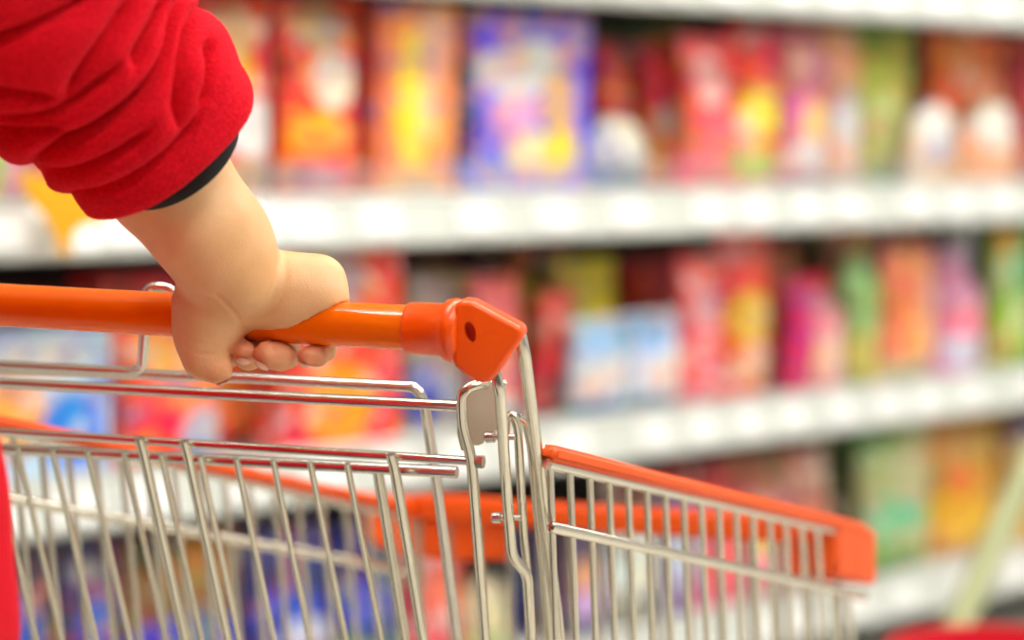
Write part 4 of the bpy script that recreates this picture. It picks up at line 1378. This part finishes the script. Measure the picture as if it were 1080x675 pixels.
V3, Q3 = surface_nets(np.array([bc.x - .52, bc.y - .32, 0.70]), np.array([bc.x + .5, bc.y + .62, 1.60]), 0.0065, jacket_fn)
V3 = laplace(V3, Q3, 2)
V3[:, 2] = np.maximum(V3[:, 2], 0.73)
JV = np.concatenate([allv, V3]); JQ = np.concatenate([fq, Q3 + len(allv)])
me = bpy.data.meshes.new('fleece_jacket')
me.from_pydata(JV.tolist(), [], JQ.tolist())
link('fleece_jacket', me, M_fleece, person)['label'] = 'red fleece jacket with pushed up sleeve'

# black inner cuff
bm = bmesh.new()
rings = []
N = 96
cc = [(0.000, 0.90), (0.006, 0.925), (0.0125, 0.92), (0.0135, 0.895), (0.009, 0.84), (0.002, 0.78)]
for (dx, f) in cc:
    c = cen[0] + ax_[0] * (-1) * 0
    ring = []
    for k in range(N):
        a = 2 * PI * k / N
        c = cen[0] - ax_[0] * (dx * (0.05 + 0.95 * max(0.0, math.cos(a)) ** 0.7) - 0.002)
        rr = rad[0] * f * (0.93 + 0.07 * max(0.0, math.cos(a)))
        wob = 0.0012 * math.sin(3 * a + 1)
        ring.append(bm.verts.new(Vector(c + (rr + wob) * (math.cos(a) * toc[0] + math.sin(a) * sd[0]))))
    rings.append(ring)
for a_, b_ in zip(rings, rings[1:]):
    for k in range(N): bm.faces.new((a_[k], a_[(k + 1) % N], b_[(k + 1) % N], b_[k]))
bmesh.ops.recalc_face_normals(bm, faces=bm.faces)
bm_obj('inner_cuff', bm, M_black, person)['label'] = 'black knit inner cuff'

# trousers, shoes, hair (outside the picture)
def tr_fn(X):
    segs = [(B(.07, .0, .90), B(.09, 0, .50), .100, .080, .03), (B(.09, 0, .50), B(.09, -.02, .09), .080, .062, .02),
            (B(-.07, .0, .90), B(-.09, 0, .50), .100, .080, .03), (B(-.09, 0, .50), B(-.09, -.02, .09), .080, .062, .02), (B(-.05, 0, .90), B(.05, 0, .90), .11, .11, .03)]
    d = None
    for a, b, ra, rb_, k in segs:
        c = cap_sdf(X, a, b, ra, rb_)
        d = c if d is None else smin(d, c, k)
    return np.maximum(d, 0.07 - X[:, 2])
V4, Q4 = surface_nets(np.array([bc.x - .32, bc.y - .3, 0.05]), np.array([bc.x + .32, bc.y + .3, 1.08]), 0.012, tr_fn)
me = bpy.data.meshes.new('trousers'); me.from_pydata(V4.tolist(), [], Q4.tolist()); link('trousers', me, M_jeans, person)
for s_ in (-1, 1):
    def sh_fn(X):
        d = cap_sdf(X, B(.09 * s_, -.05, .045), B(.09 * s_, .14, .038), .043, .036)
        d = smin(d, cap_sdf(X, B(.09 * s_, -.02, .05), B(.09 * s_, -.02, .10), .045, .045), .02)
        return np.maximum(d, 0.002 - X[:, 2])
    c = B(.09 * s_, .04, 0)
    V5, Q5 = surface_nets(c - np.array([.2, .2, .01]), c + np.array([.2, .2, .17]), 0.008, sh_fn)
    me = bpy.data.meshes.new('shoe'); me.from_pydata(V5.tolist(), [], Q5.tolist()); link('shoe', me, M_black, person)
def hair_fn(X):
    d = smin(cap_sdf(X, B(0, -.01, 1.70), B(0, 0, 1.73), .10, .095), cap_sdf(X, B(0, -.05, 1.68), B(0, -.06, 1.52), .085, .07), .03)
    face = cap_sdf(X, B(0, .13, 1.60), B(0, .13, 1.68), .105, .105)
    return np.maximum(d, -face)
V6, Q6 = surface_nets(np.array([bc.x - .2, bc.y - .25, 1.4]), np.array([bc.x + .2, bc.y + .2, 1.88]), 0.008, hair_fn)
me = bpy.data.meshes.new('hair'); me.from_pydata(V6.tolist(), [], Q6.tolist()); link('hair', me, M_hair, person)

# ------------------------------------------------------------------ light
def emis(name, col, s):
    m, nt, b = new_mat(name)
    b.inputs['Base Color'].default_value = (0.9, 0.9, 0.9, 1)
    b.inputs['Emission Color'].default_value = col
    b.inputs['Emission Strength'].default_value = s
    return m
M_em = emis('tube_light', (1, 0.97, 0.93, 1), 34)
aisle = -nb
first = True
for i, (al, ou) in enumerate([(-2.4, 0.9), (-0.6, 0.9), (1.2, 0.9), (3.0, 0.9), (-2.4, 2.9), (-0.6, 2.9), (1.2, 2.9), (-1.5, 4.9), (0.4, 4.9)]):
    c = S(al, -ou, 3.12)
    fx = empty('ceiling_light', c)
    tag(fx, 'long white fluorescent fixture under the ceiling', 'ceiling light', 'ceiling lights over the aisle')
    box('housing', c + VZ * 0.045, e, nb, VZ, 0.75, 0.11, 0.03, M_shelf, fx, 0.01)
    box('diffuser', c, e, nb, VZ, 0.72, 0.09, 0.016, M_em, fx, 0.006)

wd = bpy.data.worlds.new('world')
SC.world = wd
wd.use_nodes = True
bg = wd.node_tree.nodes['Background']
bg.inputs[0].default_value = (1.0, 0.97, 0.92, 1)
bg.inputs[1].default_value = 0.6

vs = SC.view_settings
vs.view_transform = 'Standard'
vs.look = 'None'
vs.gamma = 1
vs.use_curve_mapping = False
vs.exposure = 0.1
SC.cycles.max_bounces = 8
SC.cycles.sample_clamp_indirect = 8
